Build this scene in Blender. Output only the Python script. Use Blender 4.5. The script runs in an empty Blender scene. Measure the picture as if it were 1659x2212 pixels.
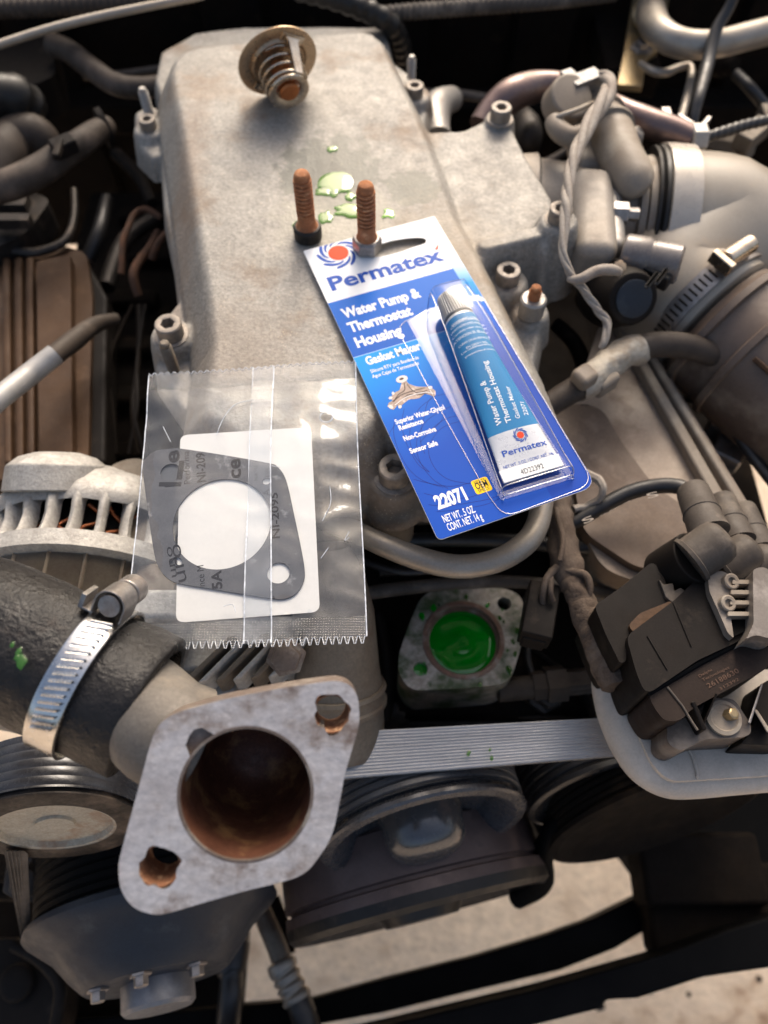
import bpy, bmesh, math, random
import numpy as np
from mathutils import Vector, Matrix, noise
from mathutils.geometry import tessellate_polygon
R = math.radians
random.seed(7)
S = bpy.context.scene
S.unit_settings.system = 'METRIC'
S.unit_settings.scale_length = 0.01            # one unit is one centimetre
COL = S.collection

# ------------------------------------------------------------------ camera, sky, sun, exposure
PITCH, CAM_Z, FOC = 61.0, 30.0, 1662.5
CX, CY = 829.5, 1106.0
cam = bpy.data.cameras.new('camera'); camo = bpy.data.objects.new('camera', cam); COL.objects.link(camo)
camo.location = (0, 0, CAM_Z); camo.rotation_euler = (R(90 - PITCH), 0, 0)
cam.sensor_fit = 'VERTICAL'; cam.sensor_height = 24.0; cam.lens = 24.0 * FOC / 2212.0
cam.clip_start = 0.5; cam.clip_end = 5000
cam.dof.use_dof = True; cam.dof.focus_distance = 33.0; cam.dof.aperture_fstop = 0.042
S.camera = camo
world = bpy.data.worlds.new('World'); S.world = world; world.use_nodes = True
SUN_EL, SUN_AZ = 38.0, 80.0                     # azimuth measured from +x towards +y
wn = world.node_tree.nodes; wl = world.node_tree.links
sky = wn.new('ShaderNodeTexSky'); sky.sky_type = 'NISHITA'; sky.sun_disc = False
sky.sun_elevation = R(SUN_EL); sky.sun_rotation = R(90 - SUN_AZ); sky.air_density = 1.0; sky.dust_density = 8.0; sky.ozone_density = 0.2
wl.new(sky.outputs[0], wn['Background'].inputs[0]); wn['Background'].inputs[1].default_value = 0.15
sd = bpy.data.lights.new('sun', 'SUN'); so = bpy.data.objects.new('sun', sd); COL.objects.link(so)
sd.energy = 1.0; sd.angle = R(19); sd.color = (1.0, 0.975, 0.94)
sv = Vector((math.cos(R(SUN_EL)) * math.cos(R(SUN_AZ)), math.cos(R(SUN_EL)) * math.sin(R(SUN_AZ)), math.sin(R(SUN_EL))))
so.rotation_euler = sv.to_track_quat('Z', 'Y').to_euler(); so.location = sv * 200
S.view_settings.view_transform = 'Standard'; S.view_settings.look = 'None'; S.view_settings.gamma = 1
S.view_settings.exposure = 0.62
S.cycles.transparent_max_bounces = 40

# ------------------------------------------------------------------ survey helpers: a sighting (u, v) and a height give a place
_F = Vector((0, math.cos(R(PITCH)), -math.sin(R(PITCH)))); _U = Vector((0, math.sin(R(PITCH)), math.cos(R(PITCH)))); _X = Vector((1, 0, 0))
CAM = Vector((0, 0, CAM_Z))
def ray(u, v): return _F + _X * ((u - CX) / FOC) + _U * ((CY - v) / FOC)
def pt(u, v, z):
    d = ray(u, v); return CAM + d * ((z - CAM_Z) / d.z)
def onplane(u, v, p0, n):
    d = ray(u, v); return CAM + d * ((p0 - CAM).dot(n) / d.dot(n))
def dep(p): return (p - CAM).dot(_F)
def proj(p):
    d = p - CAM; return (CX + FOC * d.x / d.dot(_F), CY - FOC * d.dot(_U) / d.dot(_F))
def cm(px, p): return px * dep(p) / FOC
_T = {1: (740, 540, .3014), 2: (860, 860, .2893), 3: (1060, 700, .2773), 4: (320, 880, .3737), 5: (560, 60, .1808), 6: (640, 380, .2893),
      7: (0, 1420, .3376), 8: (1440, 1180, .3797), 9: (0, 2060, .4822), 10: (1340, 360, .3496), 11: (800, 1860, .3617), 12: (1560, 1480, .2170)}
def c(k, x, y): return ((_T[k][0] + x * _T[k][2]) / 1.15732, (_T[k][1] + y * _T[k][2]) / 1.15732)

# ------------------------------------------------------------------ object helpers
def tag(o, label=None, cat=None, group=None, kind=None):
    for k, v in (('label', label), ('category', cat), ('group', group), ('kind', kind)):
        if v: o[k] = v
    return o
def root(name, label, cat, loc, group=None):
    o = bpy.data.objects.new(name, None); COL.objects.link(o); o.location = loc; o.empty_display_size = 0.5
    return tag(o, label, cat, group)
def wloc(o):
    v = Vector((0, 0, 0))
    while o: v = v + o.location; o = o.parent
    return v
class MB:
    def __init__(s): s.v = []; s.f = []; s.m = []; s.cur = 0
    def add(s, vs, fs):
        b = len(s.v); s.v += [Vector(p) for p in vs]; s.f += [tuple(b + i for i in f) for f in fs]; s.m += [s.cur] * len(fs); return s
    def box(s, p, sx, sy, sz, ex=Vector((1, 0, 0)), ey=Vector((0, 1, 0)), ez=Vector((0, 0, 1))):
        vs = [p + ex * (a * sx / 2) + ey * (b * sy / 2) + ez * (c_ * sz / 2) for a in (-1, 1) for b in (-1, 1) for c_ in (-1, 1)]
        return s.add(vs, [(0, 1, 3, 2), (4, 6, 7, 5), (0, 4, 5, 1), (2, 3, 7, 6), (0, 2, 6, 4), (1, 5, 7, 3)])
    def loft(s, rings, cap0=True, cap1=True, closed=True):
        n = len(rings[0]); vs = [p for r in rings for p in r]; fs = []
        for i in range(len(rings) - 1):
            for j in range(n if closed else n - 1):
                k = (j + 1) % n
                fs.append((i * n + j, i * n + k, (i + 1) * n + k, (i + 1) * n + j))
        if cap0: fs.append(tuple(reversed(range(n))))
        if cap1: fs.append(tuple((len(rings) - 1) * n + j for j in range(n)))
        return s.add(vs, fs)
    def tube(s, path, r, n=12, caps=True):
        path = [Vector(p) for p in path]; rs = r if isinstance(r, (list, tuple)) else [r] * len(path)
        t0 = (path[1] - path[0]).normalized(); up = Vector((0, 0, 1)) if abs(t0.z) < .9 else Vector((0, 1, 0))
        a = t0.cross(up).normalized(); rings = []
        for i, p in enumerate(path):
            t = (path[min(i + 1, len(path) - 1)] - path[max(i - 1, 0)]).normalized()
            a = (a - t * a.dot(t)).normalized(); b = t.cross(a)
            rings.append([p + (a * math.cos(q) + b * math.sin(q)) * rs[i] for q in (2 * math.pi * j / n for j in range(n))])
        return s.loft(rings, caps, caps)
    def lathe(s, o, axis, prof, n=32, cap0=True, cap1=True):
        axis = Vector(axis).normalized(); up = Vector((0, 0, 1)) if abs(axis.z) < .9 else Vector((0, 1, 0))
        a = axis.cross(up).normalized(); b = axis.cross(a); o = Vector(o)
        return s.loft([[o + axis * h + (a * math.cos(q) + b * math.sin(q)) * max(r, 1e-4) for q in (2 * math.pi * j / n for j in range(n))] for r, h in prof], cap0, cap1)
    def prism(s, outline, depth, n, holes=()):      # outline points, extruded by -n*depth, with holes
        loops = [list(outline)] + [list(h) for h in holes]; flat = [p for l in loops for p in l]; n = Vector(n).normalized()
        tris = tessellate_polygon([[Vector(p) for p in l] for l in loops]); N = len(flat)
        vs = flat + [p - n * depth for p in flat]; fs = []
        for t in tris:
            a, b, d = (flat[i] for i in t)
            t = t if (b - a).cross(d - a).dot(n) > 0 else (t[0], t[2], t[1])
            fs.append(tuple(t)); fs.append((t[0] + N, t[2] + N, t[1] + N))
        o = 0
        for l in loops:
            m = len(l)
            for j in range(m): fs.append((o + j, o + (j + 1) % m, o + (j + 1) % m + N, o + j + N))
            o += m
        return s.add(vs, fs)
def spline(pts, k=6):
    P = [Vector(p) for p in pts]; out = []
    for i in range(len(P) - 1):
        p0 = P[max(i - 1, 0)]; p1 = P[i]; p2 = P[i + 1]; p3 = P[min(i + 2, len(P) - 1)]
        for j in range(k):
            t = j / k
            out.append(.5 * ((2 * p1) + (p2 - p0) * t + (2 * p0 - 5 * p1 + 4 * p2 - p3) * t * t + (3 * p1 - p0 - 3 * p2 + p3) * t ** 3))
    out.append(P[-1]); return out
def round2(pts, r, k=5):        # round the corners of a polygon of vectors
    n = len(pts); out = []
    for i in range(n):
        p = Vector(pts[i]); a = Vector(pts[i - 1]) - p; b = Vector(pts[(i + 1) % n]) - p
        rr = r[i] if isinstance(r, (list, tuple)) else r
        d = min(rr, a.length * .48, b.length * .48)
        if d < 1e-4: out.append(p); continue
        A = p + a.normalized() * d; B = p + b.normalized() * d
        for j in range(k + 1):
            t = j / k; out.append(A * (1 - t) ** 2 + p * 2 * t * (1 - t) + B * t * t)
    return out
def part(name, mb, mat, parent=None, bev=0, seg=2, smooth=38, label=None, org=None, sub=0):
    base = wloc(parent) if parent else (Vector(org) if org is not None else Vector((0, 0, 0)))
    if parent is None and org is None:
        lo = [min(p[i] for p in mb.v) for i in range(3)]; hi = [max(p[i] for p in mb.v) for i in range(3)]
        base = Vector(((lo[0] + hi[0]) / 2, (lo[1] + hi[1]) / 2, lo[2]))
    me = bpy.data.meshes.new(name); me.from_pydata([p - base for p in mb.v], [], mb.f)
    mats = mat if isinstance(mat, (list, tuple)) else [mat]
    for m in mats: me.materials.append(m)
    if len(mats) > 1: me.polygons.foreach_set('material_index', mb.m)
    bm = bmesh.new(); bm.from_mesh(me); bmesh.ops.remove_doubles(bm, verts=bm.verts, dist=1e-5); bmesh.ops.recalc_face_normals(bm, faces=bm.faces); bm.to_mesh(me); bm.free()
    me.shade_smooth(); me.set_sharp_from_angle(angle=R(smooth))
    o = bpy.data.objects.new(name, me); COL.objects.link(o)
    if parent: o.parent = parent
    else: o.location = base
    if bev:
        b = o.modifiers.new('bevel', 'BEVEL'); b.width = bev; b.segments = seg; b.limit_method = 'ANGLE'; b.angle_limit = R(35); b.harden_normals = True
    if sub:
        b = o.modifiers.new('sub', 'SUBSURF'); b.levels = b.render_levels = sub
    if label: o['label'] = label
    return o
def solo(name, mb, mat, label, cat, group=None, **k): return tag(part(name, mb, mat, None, **k), label, cat, group)
def copy_tree(o, parent=None):
    n = o.copy(); COL.objects.link(n)
    if parent: n.parent = parent; n.matrix_parent_inverse = o.matrix_parent_inverse.copy()
    for ch in [q for q in bpy.data.objects if q.parent == o and q.name in COL.objects]: copy_tree(ch, n)
    return n
def tubeD(pts, k=6, n=14):      # (u, v, z, half width seen) -> path and radii
    P = [pt(u, v, z) for u, v, z, _ in pts]; r = [cm(q[3], p) for q, p in zip(pts, P)]
    Q = spline([Vector((p.x, p.y, p.z)) for p in P], k); rr = [q.x for q in spline([Vector((x, 0, 0)) for x in r], k)]
    return Q, rr
def polyD(pts, z): return [pt(u, v, z) for u, v in pts]
def wobble(path, amp, fr=.5, seed=0):
    return [p + Vector(noise.noise_vector(p * fr + Vector((seed, 3, 1)))) * amp for p in path]

# ------------------------------------------------------------------ materials (all procedural)
def nn(nt, typ, **k):
    x = nt.nodes.new(typ)
    for a, b in k.items(): setattr(x, a, b)
    return x
def M(name, col, rough=.5, metal=0.0, col2=None, s=.6, mix=.5, fine=.12, dust=None, dusta=.0, bump=.15, bs=14.0, coat=0.0, rv=.12, stretch=None, dusts=.35, spec=.5, bd=.02):
    m = bpy.data.materials.new(name); m.use_nodes = True; nt = m.node_tree; b = nt.nodes['Principled BSDF']; L = nt.links.new
    geo = nn(nt, 'ShaderNodeNewGeometry'); src = geo.outputs['Position']
    if stretch:
        mp = nn(nt, 'ShaderNodeMapping'); mp.inputs['Scale'].default_value = stretch; L(src, mp.inputs[0]); vec = mp.outputs[0]
    else: vec = src
    def noi(scale, det=5, rg=.6, v=vec):
        t = nn(nt, 'ShaderNodeTexNoise'); t.inputs['Scale'].default_value = scale; t.inputs['Detail'].default_value = det; t.inputs['Roughness'].default_value = rg; L(v, t.inputs['Vector']); return t.outputs['Fac']
    def ramp(f, a, b_):
        t = nn(nt, 'ShaderNodeMapRange'); t.inputs[1].default_value = a; t.inputs[2].default_value = b_; L(f, t.inputs[0]); return t.outputs[0]
    def mixc(f, A, B):
        t = nn(nt, 'ShaderNodeMix', data_type='RGBA'); 
        if isinstance(f, float): t.inputs[0].default_value = f
        else: L(f, t.inputs[0])
        for i, q in ((6, A), (7, B)):
            if isinstance(q, tuple): t.inputs[i].default_value = (*q, 1)
            else: L(q, t.inputs[i])
        return t.outputs[2]
    c2 = col2 or tuple(x * .7 for x in col)
    f1 = ramp(noi(s), .5 - mix * .4, .5 + mix * .4)
    cc = mixc(f1, col, c2)
    ff = ramp(noi(bs * .8, 3, .7), .3, .75)
    cf = mixc(ff, tuple(min(1, x * (1 - fine)) for x in (1, 1, 1)), tuple(x * (1 + fine) for x in (1, 1, 1)))
    mm = nn(nt, 'ShaderNodeMix', data_type='RGBA', blend_type='MULTIPLY'); mm.inputs[0].default_value = 1; L(cc, mm.inputs[6]); L(cf, mm.inputs[7]); cc = mm.outputs[2]
    if dust:
        fd = ramp(noi(dusts, 8, .65, src), .62 - dusta * .5, .78 - dusta * .5)
        cc = mixc(fd, cc, dust)
        rm = nn(nt, 'ShaderNodeMapRange'); L(fd, rm.inputs[0]); rm.inputs[3].default_value = metal; rm.inputs[4].default_value = metal * .15; L(rm.outputs[0], b.inputs['Metallic'])
    else: b.inputs['Metallic'].default_value = metal
    L(cc, b.inputs['Base Color'])
    rr = nn(nt, 'ShaderNodeMapRange'); L(noi(s * 3), rr.inputs[0]); rr.inputs[1].default_value = .3; rr.inputs[2].default_value = .7; rr.inputs[3].default_value = max(.03, rough - rv); rr.inputs[4].default_value = min(1, rough + rv); L(rr.outputs[0], b.inputs['Roughness'])
    b.inputs['Coat Weight'].default_value = coat; b.inputs['Specular IOR Level'].default_value = spec
    if bump:
        bp = nn(nt, 'ShaderNodeBump'); bp.inputs['Strength'].default_value = bump; bp.inputs['Distance'].default_value = bd; L(noi(bs, 4, .65), bp.inputs['Height']); L(bp.outputs[0], b.inputs['Normal'])
    return m
DUST = (.28, .21, .15)
ALU = M('cast_aluminium', (0.3107, 0.2818, 0.2456), .62, .25, (0.289, 0.2492, 0.2059), .35, .6, .14, (0.2601, 0.1987, 0.1445), .22, .4, 9, dusts=.22, rv=.1, bd=.03, spec=0.35)
ALUC = M('cast_aluminium_clean', (0.3717, 0.3524, 0.3252), .48, .5, (0.3407, 0.3175, 0.2865), .8, .6, .16, (0.2323, 0.1859, 0.1471), .12, .5, 10, bd=.03, spec=0.35)
ALUG = M('grimy_aluminium', (0.2, 0.172, 0.136), .6, .3, (0.136, 0.108, 0.08), .4, .7, .18, (0.096, 0.064, 0.044), .22, .4, 8, bd=.03, spec=0.3)
ALUW = M('oxidised_aluminium', (0.46, 0.4416, 0.4048), .6, .3, (0.3312, 0.3128, 0.2852), 1.2, .5, .22, (0.5704, 0.552, 0.5152), .12, .7, 7, dusts=.9, bd=.05, spec=0.35)
FLSIDE = M('stained_flange_edge', (.20, .155, .125), .5, .3, (.13, .095, .075), 1.2, .6, .2, (.27, .24, .2), .2, .4, 8, dusts=.8)
NECK = M('grey_neck_casting', (0.1615, 0.1487, 0.1318), .55, .3, (0.1105, 0.09775, 0.085), .5, .6, .18, (0.2125, 0.1785, 0.1403), .18, .5, 9, bd=.03, spec=0.3)
NOTCH = M('stained_notch', (.30, .24, .195), .5, .3, (.17, .12, .09), 2, .6, .2)
FACEM = M('machined_face', (.74, .69, .65), .4, .45, (.44, .385, .35), .7, .9, .2, (.17, .125, .10), .22, .5, 5, dusts=.55, bd=.04, rv=.14, stretch=(.8, 1.25, 1))
RUST = M('rust', (.42, .165, .06), .85, .0, (.22, .08, .035), 1.3, .6, .2, (.52, .27, .13), .2, .35, 12, dusts=2.5, bd=.04)
BORE = M('stained_bore', (.15, .062, .036), .42, .2, (.08, .032, .02), .9, .6, .25, (.30, .17, .07), .2, .4, 12, dusts=.7)
STEEL = M('dull_steel', (.36, .34, .32), .4, .8, (.2, .18, .17), 2, .6, .15, (.16, .11, .08), .15, .4, 16)
BOLTD = M('dusty_bolt_steel', (.24, .22, .195), .55, .5, (.15, .13, .115), 2, .6, .2, (.30, .25, .2), .4, .4, 12, dusts=1.5)
STEELB = M('bright_steel', (.72, .71, .69), .22, 1.0, (.55, .53, .5), 2, .5, .08, (.4, .24, .14), .02, .15, 16, rv=.08)
STEELD = M('dark_steel', (0.048, 0.0416, 0.0384), .5, .5, (0.024, 0.0208, 0.0176), 1, .6, .2, (0.128, 0.096, 0.072), .15, .4, 12, spec=0.3)
ZINC = M('zinc_plate', (.42, .30, .15), .4, .7, (.3, .24, .15), .7, .6, .12, None, 0, .2, 14)
RUB = M('rubber', (.014, .014, .015), .42, 0, (.03, .027, .025), .7, .7, .2, (.09, .07, .055), .04, .35, 10, rv=.14)
RUBB = M('brown_dusty_rubber', (0.0375, 0.0285, 0.0225), .6, 0, (0.0675, 0.0525, 0.04125), .6, .6, .18, (0.1125, 0.08625, 0.0675), .15, .35, 10, spec=0.25)
RUBG = M('grey_dusty_rubber', (0.0918, 0.0765, 0.06426), .6, 0, (0.05202, 0.04284, 0.03488), .6, .6, .14, (0.1836, 0.153, 0.1224), .2, .3, 10, spec=0.25)
HOSE = M('swollen_radiator_hose', (.010, .010, .011), .33, 0, (.022, .02, .019), .45, .6, .2, (.04, .025, .017), .06, .7, 3.5, rv=.14, bd=.14, spec=.25)
BELT = M('belt_back', (.10, .10, .10), .32, .25, (.16, .16, .16), 1, .6, .15, None, 0, .3, 20, stretch=(.15, 3, 1), rv=.06)
BELTR = M('belt_ribs', (.010, .010, .011), .35, 0, (.022, .02, .02), 1, .5, .2, (.05, .04, .03), .03, .2, 12)
BLK = M('black_plastic', (.010, .010, .010), .42, 0, (.02, .018, .016), .5, .6, .2, (.08, .055, .04), .06, .25, 14, rv=.12, spec=.3)
BRN = M('dusty_dark_plastic', (.009, .0078, .007), .55, 0, (.016, .0125, .0105), .4, .7, .18, (.045, .034, .026), .08, .25, 14, spec=.1)
GRYP = M('grey_dusty_plastic', (0.5208, 0.465, 0.3999), .5, 0, (0.372, 0.3301, 0.279), .35, .7, .1, (0.558, 0.5022, 0.4371), .25, .25, 12, spec=0.3)
BEIGE = M('beige_dusty_plastic', (0.2816, 0.2394, 0.1901), .55, 0, (0.1971, 0.1549, 0.1162), .3, .7, .12, (0.3238, 0.2816, 0.2253), .2, .25, 12, spec=0.3)
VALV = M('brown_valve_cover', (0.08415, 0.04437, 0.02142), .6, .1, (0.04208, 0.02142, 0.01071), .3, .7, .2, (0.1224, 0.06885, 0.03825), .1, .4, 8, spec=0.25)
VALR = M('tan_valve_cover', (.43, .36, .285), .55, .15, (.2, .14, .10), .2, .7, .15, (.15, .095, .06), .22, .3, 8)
PIPE = M('dusty_alloy_pipe', (0.369, 0.3321, 0.2804), .45, .5, (0.2804, 0.2435, 0.1993), .5, .6, .12, (0.2214, 0.1697, 0.1255), .12, .3, 10)
PURP = M('heat_tinted_pipe', (0.208, 0.152, 0.136), .38, .7, (0.136, 0.092, 0.088), .5, .6, .15, (0.272, 0.216, 0.176), .15, .25, 10)
TAPE = M('cloth_tape', (0.076, 0.0544, 0.0416), .85, 0, (0.12, 0.092, 0.072), 1.2, .6, .25, (0.168, 0.132, 0.104), .2, .9, 11, bd=.06, spec=0.2)
SLATE = M('slate_paint', (.014, .019, .028), .5, 0, (.024, .03, .04), .3, .7, .15, (.06, .065, .07), .12, .2, 12, spec=.3)
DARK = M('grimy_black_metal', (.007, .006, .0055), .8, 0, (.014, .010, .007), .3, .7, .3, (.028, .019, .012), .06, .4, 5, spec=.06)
PAINTK = M('black_paint', (.004, .004, .0045), .62, 0, (.005, .005, .005), .2, .7, .2, (.009, .008, .007), .03, .12, 10, spec=.05)
COPPER = M('copper_wire', (.38, .13, .06), .35, .8, (.2, .07, .03), 2, .6, .2)
BRASS = M('bronze_plate', (.52, .38, .25), .32, .8, (.38, .27, .17), 1.2, .6, .12, None, 0, .2, 16)
NICKEL = M('nickel_bronze', (.62, .54, .43), .2, .95, (.45, .35, .25), 1.5, .5, .1, None, 0, .12, 16)
WAX = M('copper_wax_cup', (.52, .19, .06), .35, .7, (.38, .12, .04), 2.5, .5, .15)
DRYG = M('pale_hub', (.46, .42, .33), .75, .1, (.38, .33, .25), 1.5, .5, .2, (.25, .12, .05), .08, .6, 10)
GROUND = M('concrete', (.76, .63, .48), .9, 0, (.60, .46, .33), .035, .7, .2, (.30, .20, .13), .15, .6, .8, dusts=.16, bd=.4)
# ------------------------------------------------------------------ ground and the engine bay around
g = MB(); g.add([(-900, -900, -78), (900, -900, -78), (900, 900, -78), (-900, 900, -78)], [(0, 1, 2, 3)])
tag(part('ground', g, GROUND, None, org=(0, 0, -78)), kind='structure')
gb = MB(); 
for k in range(9):
    u, v = random.uniform(1200, 1650), random.uniform(2110, 2212); p = pt(u, v, -78); r_ = random.uniform(.2, .45)
    gb.lathe(p, (random.uniform(-.2, .2), random.uniform(-.2, .2), 1), [(r_, 0), (r_ * .9, r_ * .2), (r_ * .4, r_ * .3), (.01, r_ * .3)], 5)
tag(part('fallen_leaf_litter', gb, BRN, None), 'small dark bits of grit scattered on the concrete below the front beam', 'grit', kind='stuff')

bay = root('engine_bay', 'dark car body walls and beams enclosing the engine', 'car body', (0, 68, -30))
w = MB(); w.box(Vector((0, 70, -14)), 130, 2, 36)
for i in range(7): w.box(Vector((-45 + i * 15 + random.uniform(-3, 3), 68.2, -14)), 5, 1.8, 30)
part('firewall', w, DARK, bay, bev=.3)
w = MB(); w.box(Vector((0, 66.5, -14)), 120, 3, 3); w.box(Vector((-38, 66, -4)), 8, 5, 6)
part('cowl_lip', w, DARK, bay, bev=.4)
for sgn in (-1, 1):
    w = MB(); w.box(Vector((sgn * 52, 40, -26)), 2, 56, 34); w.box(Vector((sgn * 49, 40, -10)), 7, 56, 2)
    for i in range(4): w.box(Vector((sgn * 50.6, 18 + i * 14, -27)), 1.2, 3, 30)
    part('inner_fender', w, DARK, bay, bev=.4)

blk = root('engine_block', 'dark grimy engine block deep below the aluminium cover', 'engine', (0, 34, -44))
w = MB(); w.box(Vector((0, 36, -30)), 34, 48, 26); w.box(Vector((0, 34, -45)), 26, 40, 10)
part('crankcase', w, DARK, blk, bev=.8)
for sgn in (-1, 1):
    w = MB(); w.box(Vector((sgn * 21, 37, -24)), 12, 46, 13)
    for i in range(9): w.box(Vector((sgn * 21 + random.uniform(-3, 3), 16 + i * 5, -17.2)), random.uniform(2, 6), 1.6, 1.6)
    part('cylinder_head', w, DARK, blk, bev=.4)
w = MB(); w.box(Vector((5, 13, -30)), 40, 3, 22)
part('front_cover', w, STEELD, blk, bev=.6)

# black front beams: flat plates with depth, seen from above
def beam(name, pts, z, d, label, mat=PAINTK):
    w = MB(); w.prism(polyD(pts, z), d, (0, 0, 1)); return solo(name, w, mat, label, 'beam', 'black front body beams', bev=.25)
up = [(-200, 2262), (150, 2200), (350, 2186), (665, 2159), (829, 2114), (1030, 2064), (1180, 2019), (1280, 1984), (1400, 1926)]
lo = [(1425, 1992), (1330, 2049), (1210, 2096), (1000, 2146), (829, 2188), (640, 2222), (350, 2260), (-200, 2330)]
beam('cross_beam', up + lo, -36, 4, 'upper curved black beam crossing above the tan concrete')
beam('cross_beam', [(300, 2330), (829, 2214), (1180, 2131), (1430, 2060), (1560, 2010), (1760, 1950), (1760, 2066), (1659, 2091), (1520, 2111), (1380, 2156), (1310, 2160), (1300, 2178), (1150, 2216), (900, 2290), (300, 2440)], -30, 5, 'lower straight black beam running to the bottom right corner')
sh = MB(); sh.prism(polyD([(1175, 1832), (1195, 1790), (1240, 1786), (1250, 1808), (1266, 1806), (1284, 1838), (1320, 1848), (1352, 1844), (1382, 1884), (1402, 1926), (1428, 1990), (1424, 2003), (1437, 2054), (1437, 2100), (1700, 2060), (1900, 1980), (1900, 1600), (1200, 1640), (1120, 1700)], -38), 3, (0, 0, 1))
shd = root('splash_shroud', 'black plastic splash shroud at right above the concrete', 'shroud', pt(1600, 1900, -41))
part('shroud_panel', sh, PAINTK, shd, bev=.3)
w = MB(); w.box(pt(1560, 1960, -35), 12, 6, 3); w.box(pt(1500, 1880, -34), 9, 5, 4)
part('shroud_rib', w, DARK, shd, bev=.5)

# ------------------------------------------------------------------ aluminium cover: a height field of rounded castings
body = [(368, 150), (373, 116), (389, 94), (420, 80), (770, 38), (802, 44), (826, 68), (840, 108), (915, 280), (950, 375), (980, 465), (1035, 560), (1062, 620), (1110, 720), (1150, 800), (1182, 880), (1184, 925), (1100, 950), (930, 965), (880, 905), (820, 900), (770, 945), (683, 955), (520, 940), (440, 890), (452, 820), (462, 740), (452, 650), (436, 553), (397, 300)]
wing = [(880, 225), (930, 287), (1000, 284), (1046, 262), (1066, 236), (1098, 238), (1106, 275), (1140, 345), (1180, 410), (1196, 440), (1210, 520), (1180, 545), (1135, 520), (1100, 545), (1030, 575), (960, 465)]
flr = [(1000, 545), (1110, 585), (1132, 594), (1152, 640), (1178, 684), (1158, 784), (1178, 825), (1196, 880), (1200, 940), (1186, 985), (1020, 1030), (905, 1052), (893, 1058), (848, 1068), (779, 1046), (683, 1036), (440, 960), (400, 900), (335, 806), (330, 745), (345, 698), (384, 648), (373, 553), (352, 450), (345, 340), (326, 344), (291, 310), (288, 243), (322, 222), (352, 238), (332, 175), (345, 112), (420, 70), (780, 25), (835, 60), (848, 132), (896, 165), (930, 220), (920, 268), (930, 300)]
def world2(p, z): return np.array([[q.x, q.y] for q in polyD(p, z)])
def sdf(P, X, Y):
    n = len(P); d = np.full(X.shape, 1e9); s_ = np.ones(X.shape)
    for i in range(n):
        a = P[i]; b = P[i - 1]; e = b - a; wx = X - a[0]; wy = Y - a[1]
        t = np.clip((wx * e[0] + wy * e[1]) / (e @ e), 0, 1)
        d = np.minimum(d, (wx - e[0] * t) ** 2 + (wy - e[1] * t) ** 2)
        c1 = Y >= a[1]; c2 = Y < b[1]; c3 = e[0] * wy > e[1] * wx
        s_ = np.where((c1 & c2 & c3) | (~c1 & ~c2 & ~c3), -s_, s_)
    return s_ * np.sqrt(d)
hstep = .13
gx = np.arange(-19, 17, hstep); gy = np.arange(12.5, 60, hstep); X, Y = np.meshgrid(gx, gy)
def smax(a, b, k): h = np.clip(.5 + .5 * (a - b) / k, 0, 1); return b * (1 - h) + a * h + k * h * (1 - h)
def edge(d, slope, rad):      # smooth shoulder then a slope down
    e = np.maximum(d + rad, 0); return -np.where(e < 2 * rad, slope * e * e / (4 * rad), slope * (e - rad))
dB = sdf(world2(body, 0), X, Y); dW = sdf(world2(wing, -.9), X, Y); dF = sdf(world2(flr, -3.0), X, Y)
zB = edge(dB, 1.9, .36); zB = np.where(X > 0, zB, edge(dB, 1.55, .3))
rear = np.maximum(Y - 45.5, 0); zB = zB - rear * rear / (rear + 1.5) * .10
zB = np.where(zB < -2.6, -2.6 + (zB + 2.6) * 6, zB)
zW = -.75 + edge(dW, 5, .28); zF = -3.0 + edge(dF, 6, .25)
Z = smax(smax(zB, zW, .5), zF, .35)
for (u, v, zb, rb, hb) in ((1080, 252, -.9, .95, .5), (1207, 474, -1, 1.15, 1.0), (1095, 606, -3, 1.25, 1.1), (1146, 672, -3, 1.1, .5), (852, 1028, -3, 1.35, 1.0), (370, 722, -3, 1.2, 1.0), (322, 276, -3, 1.1, .5), (895, 204, -3, 1.2, .5)):
    p = pt(u, v, zb + hb); d = np.hypot(X - p.x, Y - p.y) - rb; Z = smax(Z, zb + hb + edge(d, 7, .18), .3)
# cast rib towards the throttle bolt
pa, pb = pt(1050, 527, -.4), pt(1200, 492, -.4); e = np.array([pb.x - pa.x, pb.y - pa.y]); t = np.clip(((X - pa.x) * e[0] + (Y - pa.y) * e[1]) / (e @ e), 0, 1)
Z = smax(Z, -.35 + edge(np.hypot(X - pa.x - e[0] * t, Y - pa.y - e[1] * t) - .55, 6, .2), .25)
ny, nx = Z.shape
lump = np.array([[noise.noise(Vector((x * .35, y * .35, 0))) * .05 + noise.noise(Vector((x * 1.4, y * 1.4, 5))) * .016 for x in gx] for y in gy])
Z = Z + lump; THR = -4.6
keep = Z > THR
vid = -np.ones(Z.shape, int); w = MB(); vs = []; 
quad = keep[:-1, :-1] | keep[1:, :-1] | keep[:-1, 1:] | keep[1:, 1:]
use = np.zeros(Z.shape, bool); use[:-1, :-1] |= quad; use[1:, :-1] |= quad; use[:-1, 1:] |= quad; use[1:, 1:] |= quad
gyv, gxv = np.gradient(Z, hstep); low = use & ~keep; g2 = gxv ** 2 + gyv ** 2 + 1e-3; stp = np.clip((THR - Z) / g2, 0, .25 / np.sqrt(g2))
X = np.where(low, X + gxv * stp, X); Y = np.where(low, Y + gyv * stp, Y); Z = np.where(low, THR, Z)
vid[use] = np.arange(use.sum()); w.v = [Vector(q) for q in np.stack([X[use], Y[use], Z[use]], 1)]
jj, ii = np.nonzero(quad)
w.f = list(zip(vid[jj, ii].tolist(), vid[jj, ii + 1].tolist(), vid[jj + 1, ii + 1].tolist(), vid[jj + 1, ii].tolist())); w.m = [0] * len(w.f)

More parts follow.
